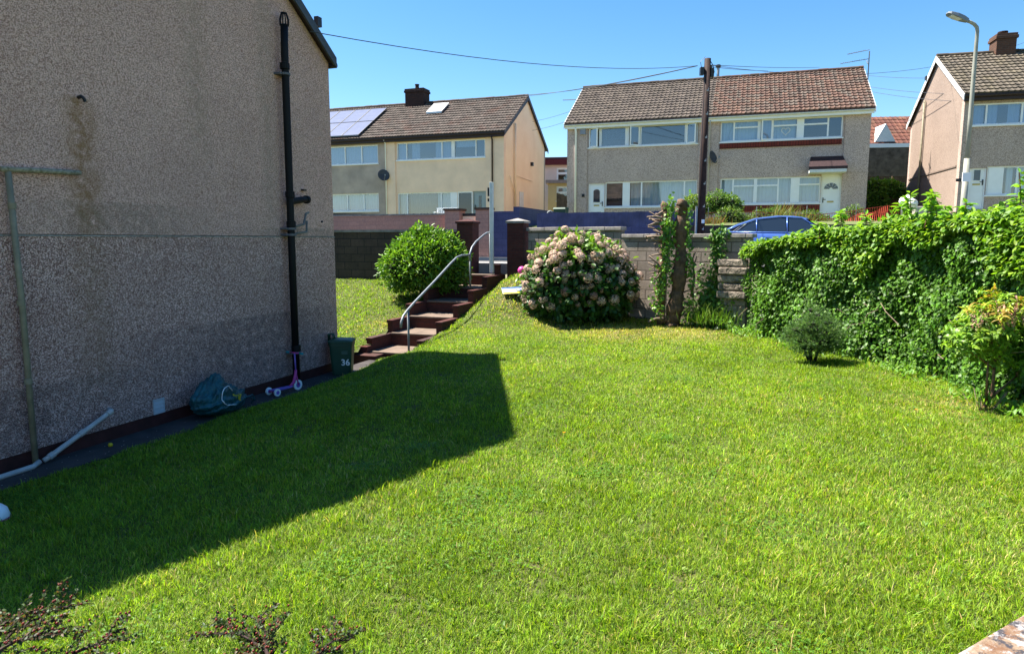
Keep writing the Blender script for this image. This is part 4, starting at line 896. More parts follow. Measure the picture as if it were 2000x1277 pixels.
# ------------------------------------------------------------------ steps and handrail
ST = dict(t0=1.5, g=.9, z0=-.05, r=.285)
def steps():
    t = fthing('garden_steps', 'red brick garden steps with concrete treads rising to the gate', 'steps', H0)
    xl, xr = -.22, .86; t0, g, z0, r = ST['t0'], ST['g'], ST['z0'], ST['r']
    body = MB(); 
    for k in range(6):
        a = t0+g*k; body.box(xl, xr, a+.03, a+g+.029 if k < 5 else 6.95, z0-.6 if k < 1 else z0+r*(k-1)-.3, z0+r*k-.045)
    body.build('riser', M['stepbrick'], t)
    for k in range(6):
        a = t0+g*k; MB().box(xl+.004, xr-.004, a, a+g+(.03 if k < 5 else .5), z0+r*k-.044, z0+r*k).build('tread', M['tread'], t, bevel=.01)
    for (x0, x1) in ((xl-.13, xl-.002), (xr+.002, xr+.14)):
        b = MB(); c = MB()
        for k in range(6):
            a = t0+g*k+.1; e = a+g-.002 if k < 5 else 6.2; top = z0+r*k+.27
            b.box(x0, x1, a, e, z0-.7+.1*k, top-.06); c.box(x0-.012, x1+.012, a-.02, e-.024 if k < 5 else e, top-.059, top)
        w = b.build('side_wall', M['stepbrick'], t); c.build('coping', M['redbrick'], w, bevel=.006)
    # loose bricks by the foot of the steps
    b = MB(); b.box(xl-.2, xl+.35, t0-.35, t0-.02, -.3, -.08); b.box(xl-.26, xl-.0, t0-.1, t0+.15, -.3, .06); b.build('bottom_step', M['stepbrick'], t, bevel=.008)
    h = fthing('handrail', 'grey tubular steel handrail running up the garden steps', 'handrail', H0)
    S = lambda x, y: tuple(H0.fu(x, y, .72))
    b = MB(); b.tube([S(783,640),S(784,628),S(788,617),S(796,606),S(810,590),S(850,548),S(880,515),S(892,503),S(902,499),S(917,498)], .026, 10)
    b.tube([S(917,510),S(918,495),S(922,483),S(930,472),S(945,459),S(951,455),S(957,454)], .026, 10); b.build('rail', M['grey'], h, smooth=True)
    for (x, yt, yb) in ((797, 606, 684), (918, 498, 550), (957, 454, 517)):
        a, c = S(x, yt), S(x, yb); MB().tube([(a[0], a[1], c[2]-.15), a], .024, 10).build('post', M['grey'], h, smooth=True)
    p = at(960.5, 518, 18.2); z1 = at(960.5, 356, 18.2)[2]
    q = thing('sign_post', 'slim white square post standing at the top of the steps', 'post', (p[0], p[1], p[2]-.2), -R(19))
    H = z1-p[2]+.2; MB().box(-.045, .045, -.045, .045, 0, H).build('shaft', M['whitepaint'], q, bevel=.006)
    b = MB(); b.box(-.1, -.047, -.03, .03, H-.36, H-.14); b.box(-.1, -.047, -.03, .03, H-.5, H-.42); b.build('latch', M['black'], q)
steps()

# ------------------------------------------------------------------ front coping at bottom right
def front_wall():
    g = G('lichened_stone'); c = g.mix(g.mapr(g.noise(14, 6, .7), .35, .6), (.26,.2,.14), (.15,.08,.045))
    c = g.mix(g.mapr(g.noise(8, 7, .75), .47, .53), c, (.045,.043,.05)); c = g.mix(g.mapr(g.noise(15, 6, .8), .52, .6), c, (.34,.32,.31))
    m = g.done(g.bsdf(c, .92, .2, 0., g.bump(g.noise(30, 6, .7), .8, .012)))
    zc = .95; a = gz(1838, 1290, zc); b_ = gz(2010, 1190, zc); d = (b_-a)[:2]; d /= np.linalg.norm(d); ang = math.degrees(math.atan2(-d[1], d[0]))
    fr = Frame(a[0], a[1], 0, ang); t = fthing('front_garden_wall', 'lichen spotted stone coping of the front garden wall in the bottom right corner', 'wall', fr)
    MB().box(-2.6, 4.5, -.36, -.06, -.1, zc-.07).build('wall', M['block'], t)
    for i in range(-2, 4): MB().box(i*1.2+.01, i*1.2+1.19, -.42, 0, zc-.069, zc).build('coping', m, t, bevel=.015)
front_wall()

# ------------------------------------------------------------------ lawn grass
def grass():
    P = []; Ls = []; Ws = []
    for (y0, y1, dens, ln, wd) in ((1.2,3.2,15000,.055,.0042),(3.2,5,11000,.055,.005),(5,7.5,8500,.053,.0058),(7.5,11,6000,.05,.007),(11,15,3800,.048,.009),(15,20.5,1500,.055,.014)):
        hw0, hw1 = .8*y0+1.9, .8*y1+1.9; area = (hw0+hw1)*(y1-y0); n = int(dens*area)
        Y = y0+(y1-y0)*rng.random(n); X = (rng.random(n)*2-1)*(.8*Y+1.9)
        k = in_lawn(X, Y); X, Y = X[k], Y[k]
        P.append(np.stack([X, Y], 1)); Ls.append(ln*(.55+.75*rng.random(len(X)))); Ws.append(np.full(len(X), wd)*(.7+.6*rng.random(len(X))))
    P = np.concatenate(P); L = np.concatenate(Ls); W = np.concatenate(Ws); n = len(P)
    def fld(s, o): 
        x, y = P[:, 0]*s+o, P[:, 1]*s+o*1.7
        return (np.sin(x*1.3+np.sin(y*.9)*1.5)*np.cos(y*1.1+np.sin(x*.7)*1.3)+.6*np.sin(x*2.9+y*1.7+1)*np.sin(y*3.3-x))/1.6
    clump = fld(3.1, 2.); big = fld(.8, 5.); fine = fld(11., 1.)*.6+fld(23., 3.)*.6
    keep = rng.random(n) < np.clip(1.15+.55*fine+.25*clump, .3, 1.); P, L, W, clump, big, fine = P[keep], L[keep], W[keep], clump[keep], big[keep], fine[keep]; n = len(P)
    L = L*(1+.35*clump+.35*fine); tall = rng.random(n) < .03; L = np.where(tall, L*1.7, L)
    z = lawn_z(P[:, 0], P[:, 1])
    az = rng.random(n)*2*math.pi*.75 + clump*2.5+fine*3.; tl = np.abs(rng.normal(.62, .36, n))+.05
    D = np.stack([np.cos(az)*np.sin(tl), np.sin(az)*np.sin(tl), np.cos(tl)], 1)
    N = unit(np.stack([-np.cos(az)*np.cos(tl), -np.sin(az)*np.cos(tl), np.sin(tl)+.01], 1)+rng.normal(0, .25, (n, 3)))
    base = pick([(.22,.325,.02),(.175,.29,.016),(.25,.35,.026),(.105,.2,.014)], n, .3)
    dry = pick([(.55,.46,.18),(.45,.35,.13),(.38,.4,.07)], n, .15)
    f = np.clip(.055+.1*big+.06*clump, .01, .4)
    # worn, strawy patches under the hydrangea and trunk, on the bank and beside the left lawn
    for (cx, cy, rr, a) in ((2.2,14.3,1.2,.8),(3.5,14.2,1.1,.8),(.3,16.0,.9,.6),(1.,14.9,.7,.6),(-2.9,15.6,.6,.6),(5.3,7.9,.7,.5)):
        f = np.maximum(f, a*np.exp(-((P[:, 0]-cx)**2+(P[:, 1]-cy)**2)/rr**2))
    isd = rng.random(n) < f; cols = np.where(isd[:, None], dry, base)
    cols = cols*(1+.13*big[:, None]+.25*fine[:, None]+.1*fld(2.2, 9.)[:, None])*np.where(rng.random(n) < .05, 1.5, 1.)[:, None]
    Z = np.c_[P, z-.006]
    o = leaves('lawn_grass', Z, D, N, np.maximum(L, .018), W, np.clip(cols, .005, 1), M['grass'], 'blade'); tag(o, kind='stuff')
    o['label'] = 'short bright green lawn grass covering the garden'; o['category'] = 'grass'
    # clover patches
    m = 38; Y = 2.2+11*rng.random(m)**.8; X = (rng.random(m)*2-1)*(.75*Y); k = in_lawn(X, Y); X, Y = X[k], Y[k]; m = len(X); q = 190
    sx = .1+.16*rng.random(m); px_ = (X[:, None]+rng.normal(0, 1, (m, q))*sx[:, None]).ravel(); py_ = (Y[:, None]+rng.normal(0, 1, (m, q))*sx[:, None]*.8).ravel(); k = in_lawn(px_, py_); px_, py_ = px_[k], py_[k]
    Pc = np.c_[px_, py_, lawn_z(px_, py_)+.022+.018*rng.random(len(px_))]; nc = len(Pc); az = rng.random(nc)*6.28
    Pc = np.repeat(Pc, 3, 0); az = np.repeat(az, 3)+np.tile([0, 2.09, 4.18], nc); Dc = np.c_[np.cos(az), np.sin(az), .12*np.ones(nc*3)]
    o = leaves('lawn_clover', Pc, Dc, unit(np.c_[rng.normal(0, .25, (nc*3, 2)), np.ones(nc*3)]), .012+.006*rng.random(nc*3), .012, pick([(.1,.23,.02),(.13,.28,.025),(.08,.19,.02)], nc*3), M['leafsoft'], 'dia'); tag(o, 'patches of low clover growing in the lawn', 'clover', kind='stuff')
    # broad leaved weeds and taller tufts
    n = 2600; Y = 1.5+13*rng.random(n)**.8; X = (rng.random(n)*2-1)*(.8*Y+.4); k = in_lawn(X, Y); X, Y = X[k], Y[k]; m = len(X); zz = lawn_z(X, Y)
    q = 6; az = rng.random((m, q))*6.28; tl = 1.0+.35*rng.normal(size=(m, q))
    D = np.stack([np.cos(az)*np.sin(tl), np.sin(az)*np.sin(tl), np.cos(tl)], -1).reshape(-1, 3); Pq = np.repeat(np.c_[X, Y, zz+.012], q, 0)+rng.normal(0, .012, (m*q, 3))*[1,1,.3]
    N = unit(np.c_[rng.normal(0, .3, (m*q, 2)), np.ones(m*q)]); Lq = np.repeat(.02+.026*rng.random(m), q)*(.7+.5*rng.random(m*q))
    o = leaves('lawn_weeds', Pq, D, N, Lq, Lq*.42, pick([(.14,.26,.018),(.11,.22,.018),(.19,.3,.03)], m*q), M['leafsoft'], 'oval'); tag(o, 'small broad leaved weeds scattered through the lawn', 'weeds', kind='stuff')
grass()

# ------------------------------------------------------------------ shrubs and ivy
def green_bush():
    c = at(830, 500, 17.6); zb = lz(c[0], c[1]); t = thing('rounded_bush', 'dense rounded green bush left of the garden steps', 'shrub', (c[0], c[1], zb+.12)); t.scale = (.9, .9, .88)
    lobes = [(0,0,.9,1.0,.9,.9),(-.6,-.1,.7,.68,.65,.7),(.55,.1,.9,.62,.65,.75),(.1,0,1.4,.52,.5,.5),(-.4,.1,1.2,.55,.55,.55),(.8,.1,.7,.48,.48,.75),(-.05,-.5,.8,.6,.5,.6),(.4,-.35,1.2,.4,.4,.4),(-.85,0,.95,.3,.3,.32),(-.1,0,1.72,.28,.28,.28),(.6,0,1.45,.3,.3,.3)]
    P, d = cloud(lobes, 15000, .62, .16); k = P[:, 2] > .05; P, d = P[k], d[k]; n = len(P)
    D = unit(d+rng.normal(0, .6, (n, 3))+[0,0,.25]); N = unit(d+[0,0,.6]+rng.normal(0, .45, (n, 3)))
    leaves('foliage', P, D, N, .085+.065*rng.random(n), .036+.022*rng.random(n), pick([(.09,.2,.02),(.13,.27,.025),(.065,.16,.018),(.2,.35,.035)], n), M['leaf'], 'oval', t)
    lump('shade_core', lobes, M['inner'], t, .62)
    b = MB()
    for i in range(6): a = i*1.05; b.tube([(.1*math.cos(a), .1*math.sin(a), -.1), (.3*math.cos(a), .3*math.sin(a), .6)], .03, 6)
    b.build('stem', M['bark'], t)
green_bush()

def hydrangea():
    c = at(1130, 540, 15.9); zb = lz(c[0], c[1]-.3); t = thing('hydrangea', 'large rounded hydrangea covered in faded buff pink flower heads against the block wall', 'shrub', (c[0], c[1], zb))
    s = 1.0; lobes = [(0,0,.98,1.18,.95,1.02),(-.55,-.1,.8,.72,.75,.8),(.55,-.05,.82,.75,.75,.85),(0,-.2,1.45,.75,.65,.55),(-.75,-.1,.55,.5,.55,.5),(.85,0,.75,.45,.5,.6)]
    P, d = cloud(lobes, 9000, .7, .13); k = P[:, 2] > .1; P, d = P[k], d[k]; n = len(P)
    D = unit(d*.7+rng.normal(0, .5, (n, 3))-[0,0,.2]); N = unit(d+[0,0,.7]+rng.normal(0, .4, (n, 3))); top = P[:, 2] > 1.45
    cols = pick([(.045,.12,.018),(.06,.15,.02),(.04,.1,.02)], n); cols[top] = pick([(.16,.3,.025),(.1,.22,.02)], top.sum())  # upper leaves much brighter: light from above put into the colour
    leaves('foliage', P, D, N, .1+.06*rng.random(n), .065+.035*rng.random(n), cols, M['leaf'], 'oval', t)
    lump('shade_core', lobes, M['inner'], t, .74)
    # flower heads: dome of small four-petalled florets
    protos = []
    for v in range(4):
        m = 120; d2 = unit(rng.normal(size=(m, 3))+[0,0,.55]); Pf = d2*(.078+.014*rng.random((m, 1)))*[1.15,1.15,.8]
        pal = [(.62,.47,.37),(.55,.4,.31),(.68,.55,.44),(.5,.33,.27)] if v < 3 else [(.4,.25,.2),(.45,.3,.22),(.34,.2,.17)]  # last variant darker: shade on the low heads put into the colour
        Pq = np.repeat(Pf, 4, 0); dq = np.repeat(d2, 4, 0); e1 = unit(np.cross(d2, [.3,.5,.8])); e2 = np.cross(d2, e1); ph = rng.random(m)*6.28
        Dq = np.stack([e1*np.cos(ph+q*1.571)[:, None]+e2*np.sin(ph+q*1.571)[:, None]+d2*.15 for q in range(4)], 1).reshape(-1, 3)
        colf = np.repeat(pick(pal, m, .14)*[.98,.97,.95], 4, 0)
        o = leaves('flower_head', Pq, Dq, dq, .017+.006*rng.random(m*4), .017, colf, M['petal'], 'dia'); protos.append(o)
    cnt = 0; tries = 0; placed = []
    while cnt < 99 and tries < 20000:
        tries += 1
        P, d = cloud(lobes, 1, .97); P, d = P[0], d[0]
        if d[1] > .35 or P[2] < .35 or (P[2] < .9 and rng.random() < .4): continue
        if any(((P-l[:3])/np.array(l[3:6]) @ ((P-l[:3])/np.array(l[3:6]))) < .78 for l in lobes): continue
        if any(np.linalg.norm(P-q) < (.12 if (P[2] > 1.1 or P[0] < -.5) else .19) for q in placed): continue
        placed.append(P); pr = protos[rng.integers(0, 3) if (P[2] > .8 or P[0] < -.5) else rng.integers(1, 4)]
        o = pr if pr.parent is None else pr.copy()
        if pr.parent is not None: link(o)
        o.parent = t; o.location = P+d*.03; sc_ = .82+.46*rng.random(); o.scale = (sc_,)*3
        o.rotation_euler = Vector(unit(d+[0,-.1,.35])).to_track_quat('Z', 'Y').to_euler(); cnt += 1
    P, d = cloud(lobes, 700, .93, .1); ok = (d[:, 1] < .4) & (P[:, 2] > .45); ok &= np.array([not any((((p-np.array(l[:3]))/np.array(l[3:6]))**2).sum() < .72 for l in lobes) for p in P]); P, d = P[ok][:130], d[ok][:130]
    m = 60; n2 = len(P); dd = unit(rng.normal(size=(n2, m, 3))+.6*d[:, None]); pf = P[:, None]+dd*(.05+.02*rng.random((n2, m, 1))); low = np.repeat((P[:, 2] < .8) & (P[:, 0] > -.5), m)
    col = pick([(.6,.46,.36),(.52,.38,.3),(.66,.54,.44)], n2*m, .12)*.72; col[low] = pick([(.38,.24,.19),(.32,.2,.16)], low.sum()); dq = dd.reshape(-1, 3)  # low small heads coloured darker to stand for shade
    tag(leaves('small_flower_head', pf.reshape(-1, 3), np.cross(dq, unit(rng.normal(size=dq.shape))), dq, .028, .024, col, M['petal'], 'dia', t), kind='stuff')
    for pr in protos:
        if pr.parent is None: bpy.data.objects.remove(pr)
    b = MB()
    for i in range(9): a = i*.7; b.tube([(.15*math.cos(a), .15*math.sin(a), -.1), (.5*math.cos(a), .5*math.sin(a), .6)], .012, 5)
    b.build('stem', M['twig'], t)
hydrangea()

def stump():
    Yt = 15.15; B = at(1305, 636, Yt); zb = B[2]
    t = thing('cut_tree', 'bare cut tree with two trunks and stubs of twigs, in front of the block wall', 'tree', (B[0], B[1], zb))
    L = lambda x, y, dy=0.: tuple(at(x, y, Yt+dy)-np.array([B[0], B[1], zb]))
    def knobby(pts, rad, name, seed):
        rs = np.random.default_rng(seed); pp = []; rr = []
        P = [np.array(p) for p in pts]; m = 40
        for i in range(m+1):
            f = i/m*(len(P)-1); j = min(int(f), len(P)-2); q = P[j]*(1-(f-j))+P[j+1]*(f-j)
            r0 = np.interp(f, range(len(rad)), rad); pp.append(q+rs.normal(0, .008, 3)); rr.append(r0*(1+.14*math.sin(f*5+seed)+rs.normal(0, .08)))
        b = MB(); b.tube(pp, rr, 14)
        V = np.array(b.v); V += rs.normal(0, .011, V.shape); b.v = list(map(tuple, V))
        return b.build(name, M['bark'], t, smooth=True)
    knobby([L(1312,640),L(1318,600),L(1327,540),L(1330,480),L(1331,420),L(1334,392)], [.2,.165,.155,.15,.15,.11], 'trunk', 3)
    knobby([L(1298,630,.05),L(1290,590,.1),L(1292,540,.08),L(1300,480,.05),L(1302,420,.05),L(1301,399,.05)], [.13,.12,.11,.115,.12,.09], 'trunk', 8)
    b = MB()
    for i in range(46):
        y = 410+215*rng.random(); left = rng.random() < .72
        s = L(1296 if left else 1335, y, rng.normal(0, .05)); ln = (.12+.3*rng.random()) if left else .08+.1*rng.random()
        a = np.array([-1 if left else 1, -.45*rng.random(), rng.normal(.05, .3)]); a /= np.linalg.norm(a); e = np.array(s)+a*ln; mid = np.array(s)+a*ln*.5+[0,0,rng.normal(0, .03)]
        r = .012+.018*rng.random(); MB().tube([s, mid, e], [r*1.5, r, r*.8], 6).build('branch_stub', M['twig'], t, smooth=True)
    for (x0, y0, x1, y1) in ((1300,535,1268,500),(1300,530,1275,517),(1297,428,1264,424),(1297,435,1266,441),(1305,520,1282,545)): MB().tube([L(x0,y0,-.1), L((x0+x1)/2,(y0+y1)/2-3,-.16), L(x1,y1,-.2)], [.03,.024,.018], 6).build('branch_stub', M['twig'], t, smooth=True)
    b = MB(); b.tube([L(1350,580), L(1356,545), L(1353,505), L(1358,493)], [.03,.025,.018,.012], 6); b.tube([L(1355,520), L(1361,500)], [.015,.01], 5); b.build('branch_stub', M['bark'], t, smooth=True)
    # ivy climbing it
    iv = thing('climbing_ivy', 'bright ivy strand climbing the cut tree trunk', 'ivy', (B[0], B[1], zb))
    Ps = []
    for (x, y, sx, sy, n) in ((1312,405,10,12,70),(1306,440,9,16,90),(1302,470,10,18,110),(1303,505,9,18,110),(1300,540,10,18,90),(1312,460,8,40,110),(1346,480,5,40,90),(1349,545,6,30,110),(1346,430,4,30,40),(1290,560,9,22,70),(1278,560,9,22,40),(1285,600,10,20,60)):
        for _ in range(int(n*.75)): Ps.append(L(x+rng.normal(0, sx*.6), y+rng.normal(0, sy), -.19+rng.normal(0, .03)))
    Ps = np.array(Ps); n = len(Ps); D = unit(rng.normal(0, .6, (n, 3))+[0,-.3,-.6]); N = unit(rng.normal(0, .45, (n, 3))+[-.2,-.9,.5])
    leaves('foliage', Ps, D, N, .05+.035*rng.random(n), .05+.03*rng.random(n), pick([(.12,.27,.025),(.18,.34,.03),(.07,.17,.02)], n), M['leaf'], 'ivy', iv)
    b = MB(); b.tube([L(1300,620,-.2),L(1302,540,-.2),L(1308,470,-.19),L(1312,400,-.17)], .012, 5); b.build('stem', M['twig'], iv)
stump()

def wall_ivy():
    fr = Frame(BW0[0], BW0[1], 0, math.degrees(math.atan2(.62, .785)))
    t = fthing('wall_ivy', 'ivy mound growing up the block wall between the cut tree and the hedge', 'ivy', fr)
    Ps = []
    for (x, y, sx, sy, n, off) in ((1405,460,9,9,150,.1),(1400,485,7,14,100,.08),(1402,530,9,20,190,.1),(1398,575,16,22,420,.2),(1380,605,22,20,420,.3),(1412,600,16,22,300,.25),(1372,560,9,25,120,.15),(1360,620,20,14,220,.4),(1400,632,25,8,200,.5)):
        for _ in range(n):
            q = fr.fv(x+rng.normal(0, sx), y+rng.normal(0, sy), -off*(.4+.8*rng.random())); Ps.append(q)
    Ps = np.array(Ps); Ps[:, 2] = np.maximum(Ps[:, 2], .4); n = len(Ps); D = unit(rng.normal(0, .6, (n, 3))+[0,-.4,-.4]); N = unit(rng.normal(0, .45, (n, 3))+[-.2,-.9,.6])
    leaves('foliage', Ps, D, N, .06+.04*rng.random(n), .05+.035*rng.random(n), pick([(.1,.22,.03),(.13,.27,.035),(.06,.15,.02)], n), M['leaf'], 'ivy', t)
    n = 500; X = rng.normal(0, .28, n); b = []
    P0 = fr.loc(at(1388, 625, 14.7)); Pn = np.c_[P0[0]+X, P0[1]+rng.normal(0, .2, n), np.full(n, P0[2]-.05)]; D = unit(np.c_[rng.normal(0, .35, (n, 2)), np.ones(n)]); 
    leaves('tall_grass', Pn, D, unit(rng.normal(0, 1, (n, 3))), .2+.3*rng.random(n), .012, pick([(.12,.24,.03),(.17,.27,.04)], n), M['grass'], 'strap', t)['kind'] = 'stuff'
    b = MB(); p0 = fr.fv(1400, 620, -.05); p1 = fr.fv(1402, 465, -.03); b.tube([p0, (p0+p1)/2+[.03,0,0], p1], .015, 5); b.build('stem', M['twig'], t)
wall_ivy()

def hedge():
    # wall under the ivy, following the curve of the plot
    pts = [np.array(p) for p in HEDGE]; O = pts[3]
    t = thing('ivy_hedge', 'long ivy covered hedge wall along the right of the lawn', 'hedge', (O[0]+.6, O[1], .3))
    o = np.array([O[0]+.6, O[1], .3])
    fine = []; 
    for i in range(len(pts)-1):
        for f in np.linspace(0, 1, 8, endpoint=False): fine.append(pts[i]*(1-f)+pts[i+1]*f)
    fine.append(pts[-1]); fine = np.array(fine); tan = unit(np.gradient(fine, axis=0)); out = np.c_[tan[:, 1], -tan[:, 0]]
    out = np.where(out[:, :1] > 0, -out, out)              # towards the lawn (-x)
    top = lambda y: np.interp(y, [5.6, 8., 9.4, 10.6, 11.8, 13, 14.4], [2.62, 2.66, 2.66, 2.64, 2.5, 2.38, 2.2])
    b = MB(); q = []
    for p, n_ in zip(fine, out):
        zt = top(p[1])-.28; a = p-n_*.42; c = p-n_*1.0
        q.append([(a[0],a[1],.0),(a[0],a[1],zt),(c[0],c[1],zt),(c[0],c[1],.0)])
    vs = [tuple(np.array(v)-o) for r in q for v in r]; fs = []
    for i in range(len(q)-1):
        for k in range(3): fs.append((4*i+k, 4*(i+1)+k, 4*(i+1)+k+1, 4*i+k+1))
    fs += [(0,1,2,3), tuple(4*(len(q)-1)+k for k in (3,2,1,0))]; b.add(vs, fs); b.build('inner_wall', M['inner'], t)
    cum = np.r_[0, np.cumsum(np.linalg.norm(np.diff(fine, axis=0), axis=1))]
    def place(s): return np.stack([np.interp(s, cum, fine[:, 0]), np.interp(s, cum, fine[:, 1])], 1), np.stack([np.interp(s, cum, out[:, 0]), np.interp(s, cum, out[:, 1])], 1)
    # front face ivy
    n = 52000; s = rng.random(n)*cum[-1]; p, nn = place(s); f = rng.random(n)**.9; zt = top(p[:, 1]); gzv = lawn_z(p[:, 0], p[:, 1])
    z = gzv+.02+(zt-.12-gzv)*f
    bulge = .05*np.sin(s*2.1+z*1.3)+.045*np.sin(s*4.7-z*3.1)+.04*np.sin(z*6+s*1.2)+.03*np.sin(s*11+z*9)
    dep = -.06+bulge-.26*rng.random(n)**1.3-.12*np.maximum(0, f-.8)*3
    P = np.c_[p+nn*dep[:, None], z]; N3 = np.c_[nn, np.zeros(n)]
    D = unit(N3*.35+rng.normal(0, .45, (n, 3))-[0,0,.75]); N = unit(N3+[0,0,.55]+rng.normal(0, .38, (n, 3)))
    leaves('ivy_foliage', P-o, D, N, .036+.034*rng.random(n), .036+.03*rng.random(n), pick([(.065,.16,.014),(.09,.21,.018),(.12,.26,.022),(.045,.11,.012)], n), M['leafivy'], 'ivy', t)
    # brighter broad leaves over the top and spilling down
    n = 24000; s = rng.random(n)*cum[-1]; p, nn = place(s); zt = top(p[:, 1])
    hang = np.clip(.35+.25*np.sin(s*1.7+2)+.2*np.sin(s*4.1), .1, .8); far = np.clip((s-1.2)/2., .25, 1)
    u = rng.random(n); across = 1.1*rng.random(n)**1.0
    on = rng.random(n) < .55
    z = np.where(on, zt-.16+.14*rng.random(n)+.04*np.sin(s*3.3)+.03*np.sin(s*8.1), zt-.1-hang*far*u)
    dd = np.where(on, .05-across, .06+.05*np.sin(s*5+z*4)-.14*rng.random(n))
    P = np.c_[p+nn*dd[:, None], z]; N3 = np.c_[nn, np.zeros(n)]
    D = unit(N3*.5+rng.normal(0, .5, (n, 3))-[0,0,.45]); N = unit(N3*.5+[0,0,.9]+rng.normal(0, .35, (n, 3)))
    leaves('creeper_foliage', P-o, D, N, .055+.055*rng.random(n), .036+.03*rng.random(n), pick([(.15,.29,.018),(.18,.33,.022),(.11,.24,.018),(.23,.37,.028),(.085,.19,.018)], n), M['leafsoft'], 'oval', t)
    # upright shoots
    Pq = []; Dq = []
    for (x, y, Yd, hh) in ((1805,420,9.6,.38),(1850,425,9.2,.2),(1745,415,10.6,.2),(1600,440,11.8,.14),(1690,430,11,.16),(1880,420,9.,.2),(1935,430,8.6,.24),(1975,430,8.4,.28),(1990,400,8.2,.4),(1560,455,12.4,.1),(1640,425,11.5,.18),(1775,410,10,.3),(1830,400,9.5,.2)):
        b0 = at(x, y+25, Yd)-o; e = b0+np.array([rng.normal(0, .06), rng.normal(0, .05), hh+.12]); MB().tube([b0, (b0+e)/2+[.02,0,0], e], .007, 5).build('shoot', M['stem'], t)
        for k in range(34):
            f = .3+.75*rng.random(); Pq.append(b0*(1-f)+e*f); a = rng.random()*6.28; Dq.append((math.cos(a), math.sin(a), rng.normal(-.1, .4)))
    Pq = np.array(Pq); n = len(Pq)
    leaves('creeper_foliage', Pq, np.array(Dq), unit(np.c_[rng.normal(0, .4, (n, 2)), np.ones(n)]), .09+.07*rng.random(n), .04+.03*rng.random(n), pick([(.2,.38,.03),(.25,.45,.04),(.15,.32,.03)], n), M['leaf'], 'oval', t)
    b = MB()
    for k in range(26):
        s0 = rng.random()*cum[-1]; p, nn = place(np.array([s0])); z0 = .6+1.2*rng.random(); q = np.r_[p[0]+nn[0]*(.06), z0]-o; e = q+np.array([rng.normal(0, .1), rng.normal(0, .35), rng.normal(-.1, .2)]); MB().tube([q, (q+e)/2+[-.06,0,.03], e], .005, 4).build('bare_twig', M['twig'], t)
    # scrap of red wrapper is left out; small weeds at the foot
    n = 1500; s = rng.random(n)*cum[-1]; p, nn = place(s); P = np.c_[p+nn*(.05+.35*rng.random(n)[:, None]**1.5), lawn_z(p[:, 0], p[:, 1])+.01]; k = rng.random(n) < .5+.5*np.sin(s*3.)
    P = P[k]; n = len(P)
    leaves('foot_weed', P+np.c_[np.zeros((n, 2)), .12*rng.random(n)]-o, unit(np.c_[rng.normal(0, .6, (n, 2)), np.ones(n)*.7]), unit(np.c_[rng.normal(0, .5, (n, 2)), np.ones(n)]), .05+.07*rng.random(n), .025+.02*rng.random(n), pick([(.13,.27,.03),(.18,.33,.05)], n), M['leafsoft'], 'oval', t)['kind'] = 'stuff'
hedge()

def conifer():
    B = gz(1585, 705, .36); t = thing('dwarf_conifer', 'small grey green dwarf conifer in front of the ivy hedge', 'shrub', tuple(B)); t.scale = (1.05, 1.05, .84)
    k = B[1]/1344.
    lobes = [(0,0,.6,.3,.3,.22),(-.2,-.1,.42,.22,.25,.13),(.22,0,.5,.22,.25,.14),(.05,0,.86,.15,.16,.15),(-.26,-.05,.62,.16,.16,.11),(.24,.05,.72,.15,.16,.11),(-.1,-.15,.75,.16,.16,.1),(.1,-.2,.58,.2,.16,.1),(-.36,0,.48,.12,.12,.08),(.36,-.05,.55,.11,.12,.07),(-.05,0,.98,.08,.08,.1),(.13,-.15,.36,.2,.16,.1),(-.12,-.15,.27,.24,.2,.1),(.2,-.05,.3,.22,.2,.1),(0,-.2,.42,.3,.2,.14)]
    P, d = cloud(lobes, 3300, .4); n = len(P); q = 12
    D0 = unit(d+[0,0,.4]+rng.normal(0, .3, (n, 3))); Pq = np.repeat(P, q, 0)+np.repeat(D0, q, 0)*(.07*rng.random((n*q, 1))); D = unit(np.repeat(D0, q, 0)+rng.normal(0, .55, (n*q, 3)))
    leaves('foliage', Pq, D, unit(rng.normal(size=(n*q, 3))), .026+.014*rng.random(n*q), .006, np.repeat(pick([(.085,.17,.05),(.12,.22,.06),(.065,.135,.04)], n), q, 0), M['leafsoft'], 'needle', t)
    lump('shade_core', lobes, M['inner'], t, .42, 2)
    b = MB()
    for i in range(5): a = i*1.3; b.tube([(.03*math.cos(a), .03*math.sin(a), -.05), (.1*math.cos(a), .1*math.sin(a), .2), (.22*math.cos(a), .22*math.sin(a), .5)], [.022,.016,.01], 6)
    b.build('trunk', M['inner'], t)
conifer()

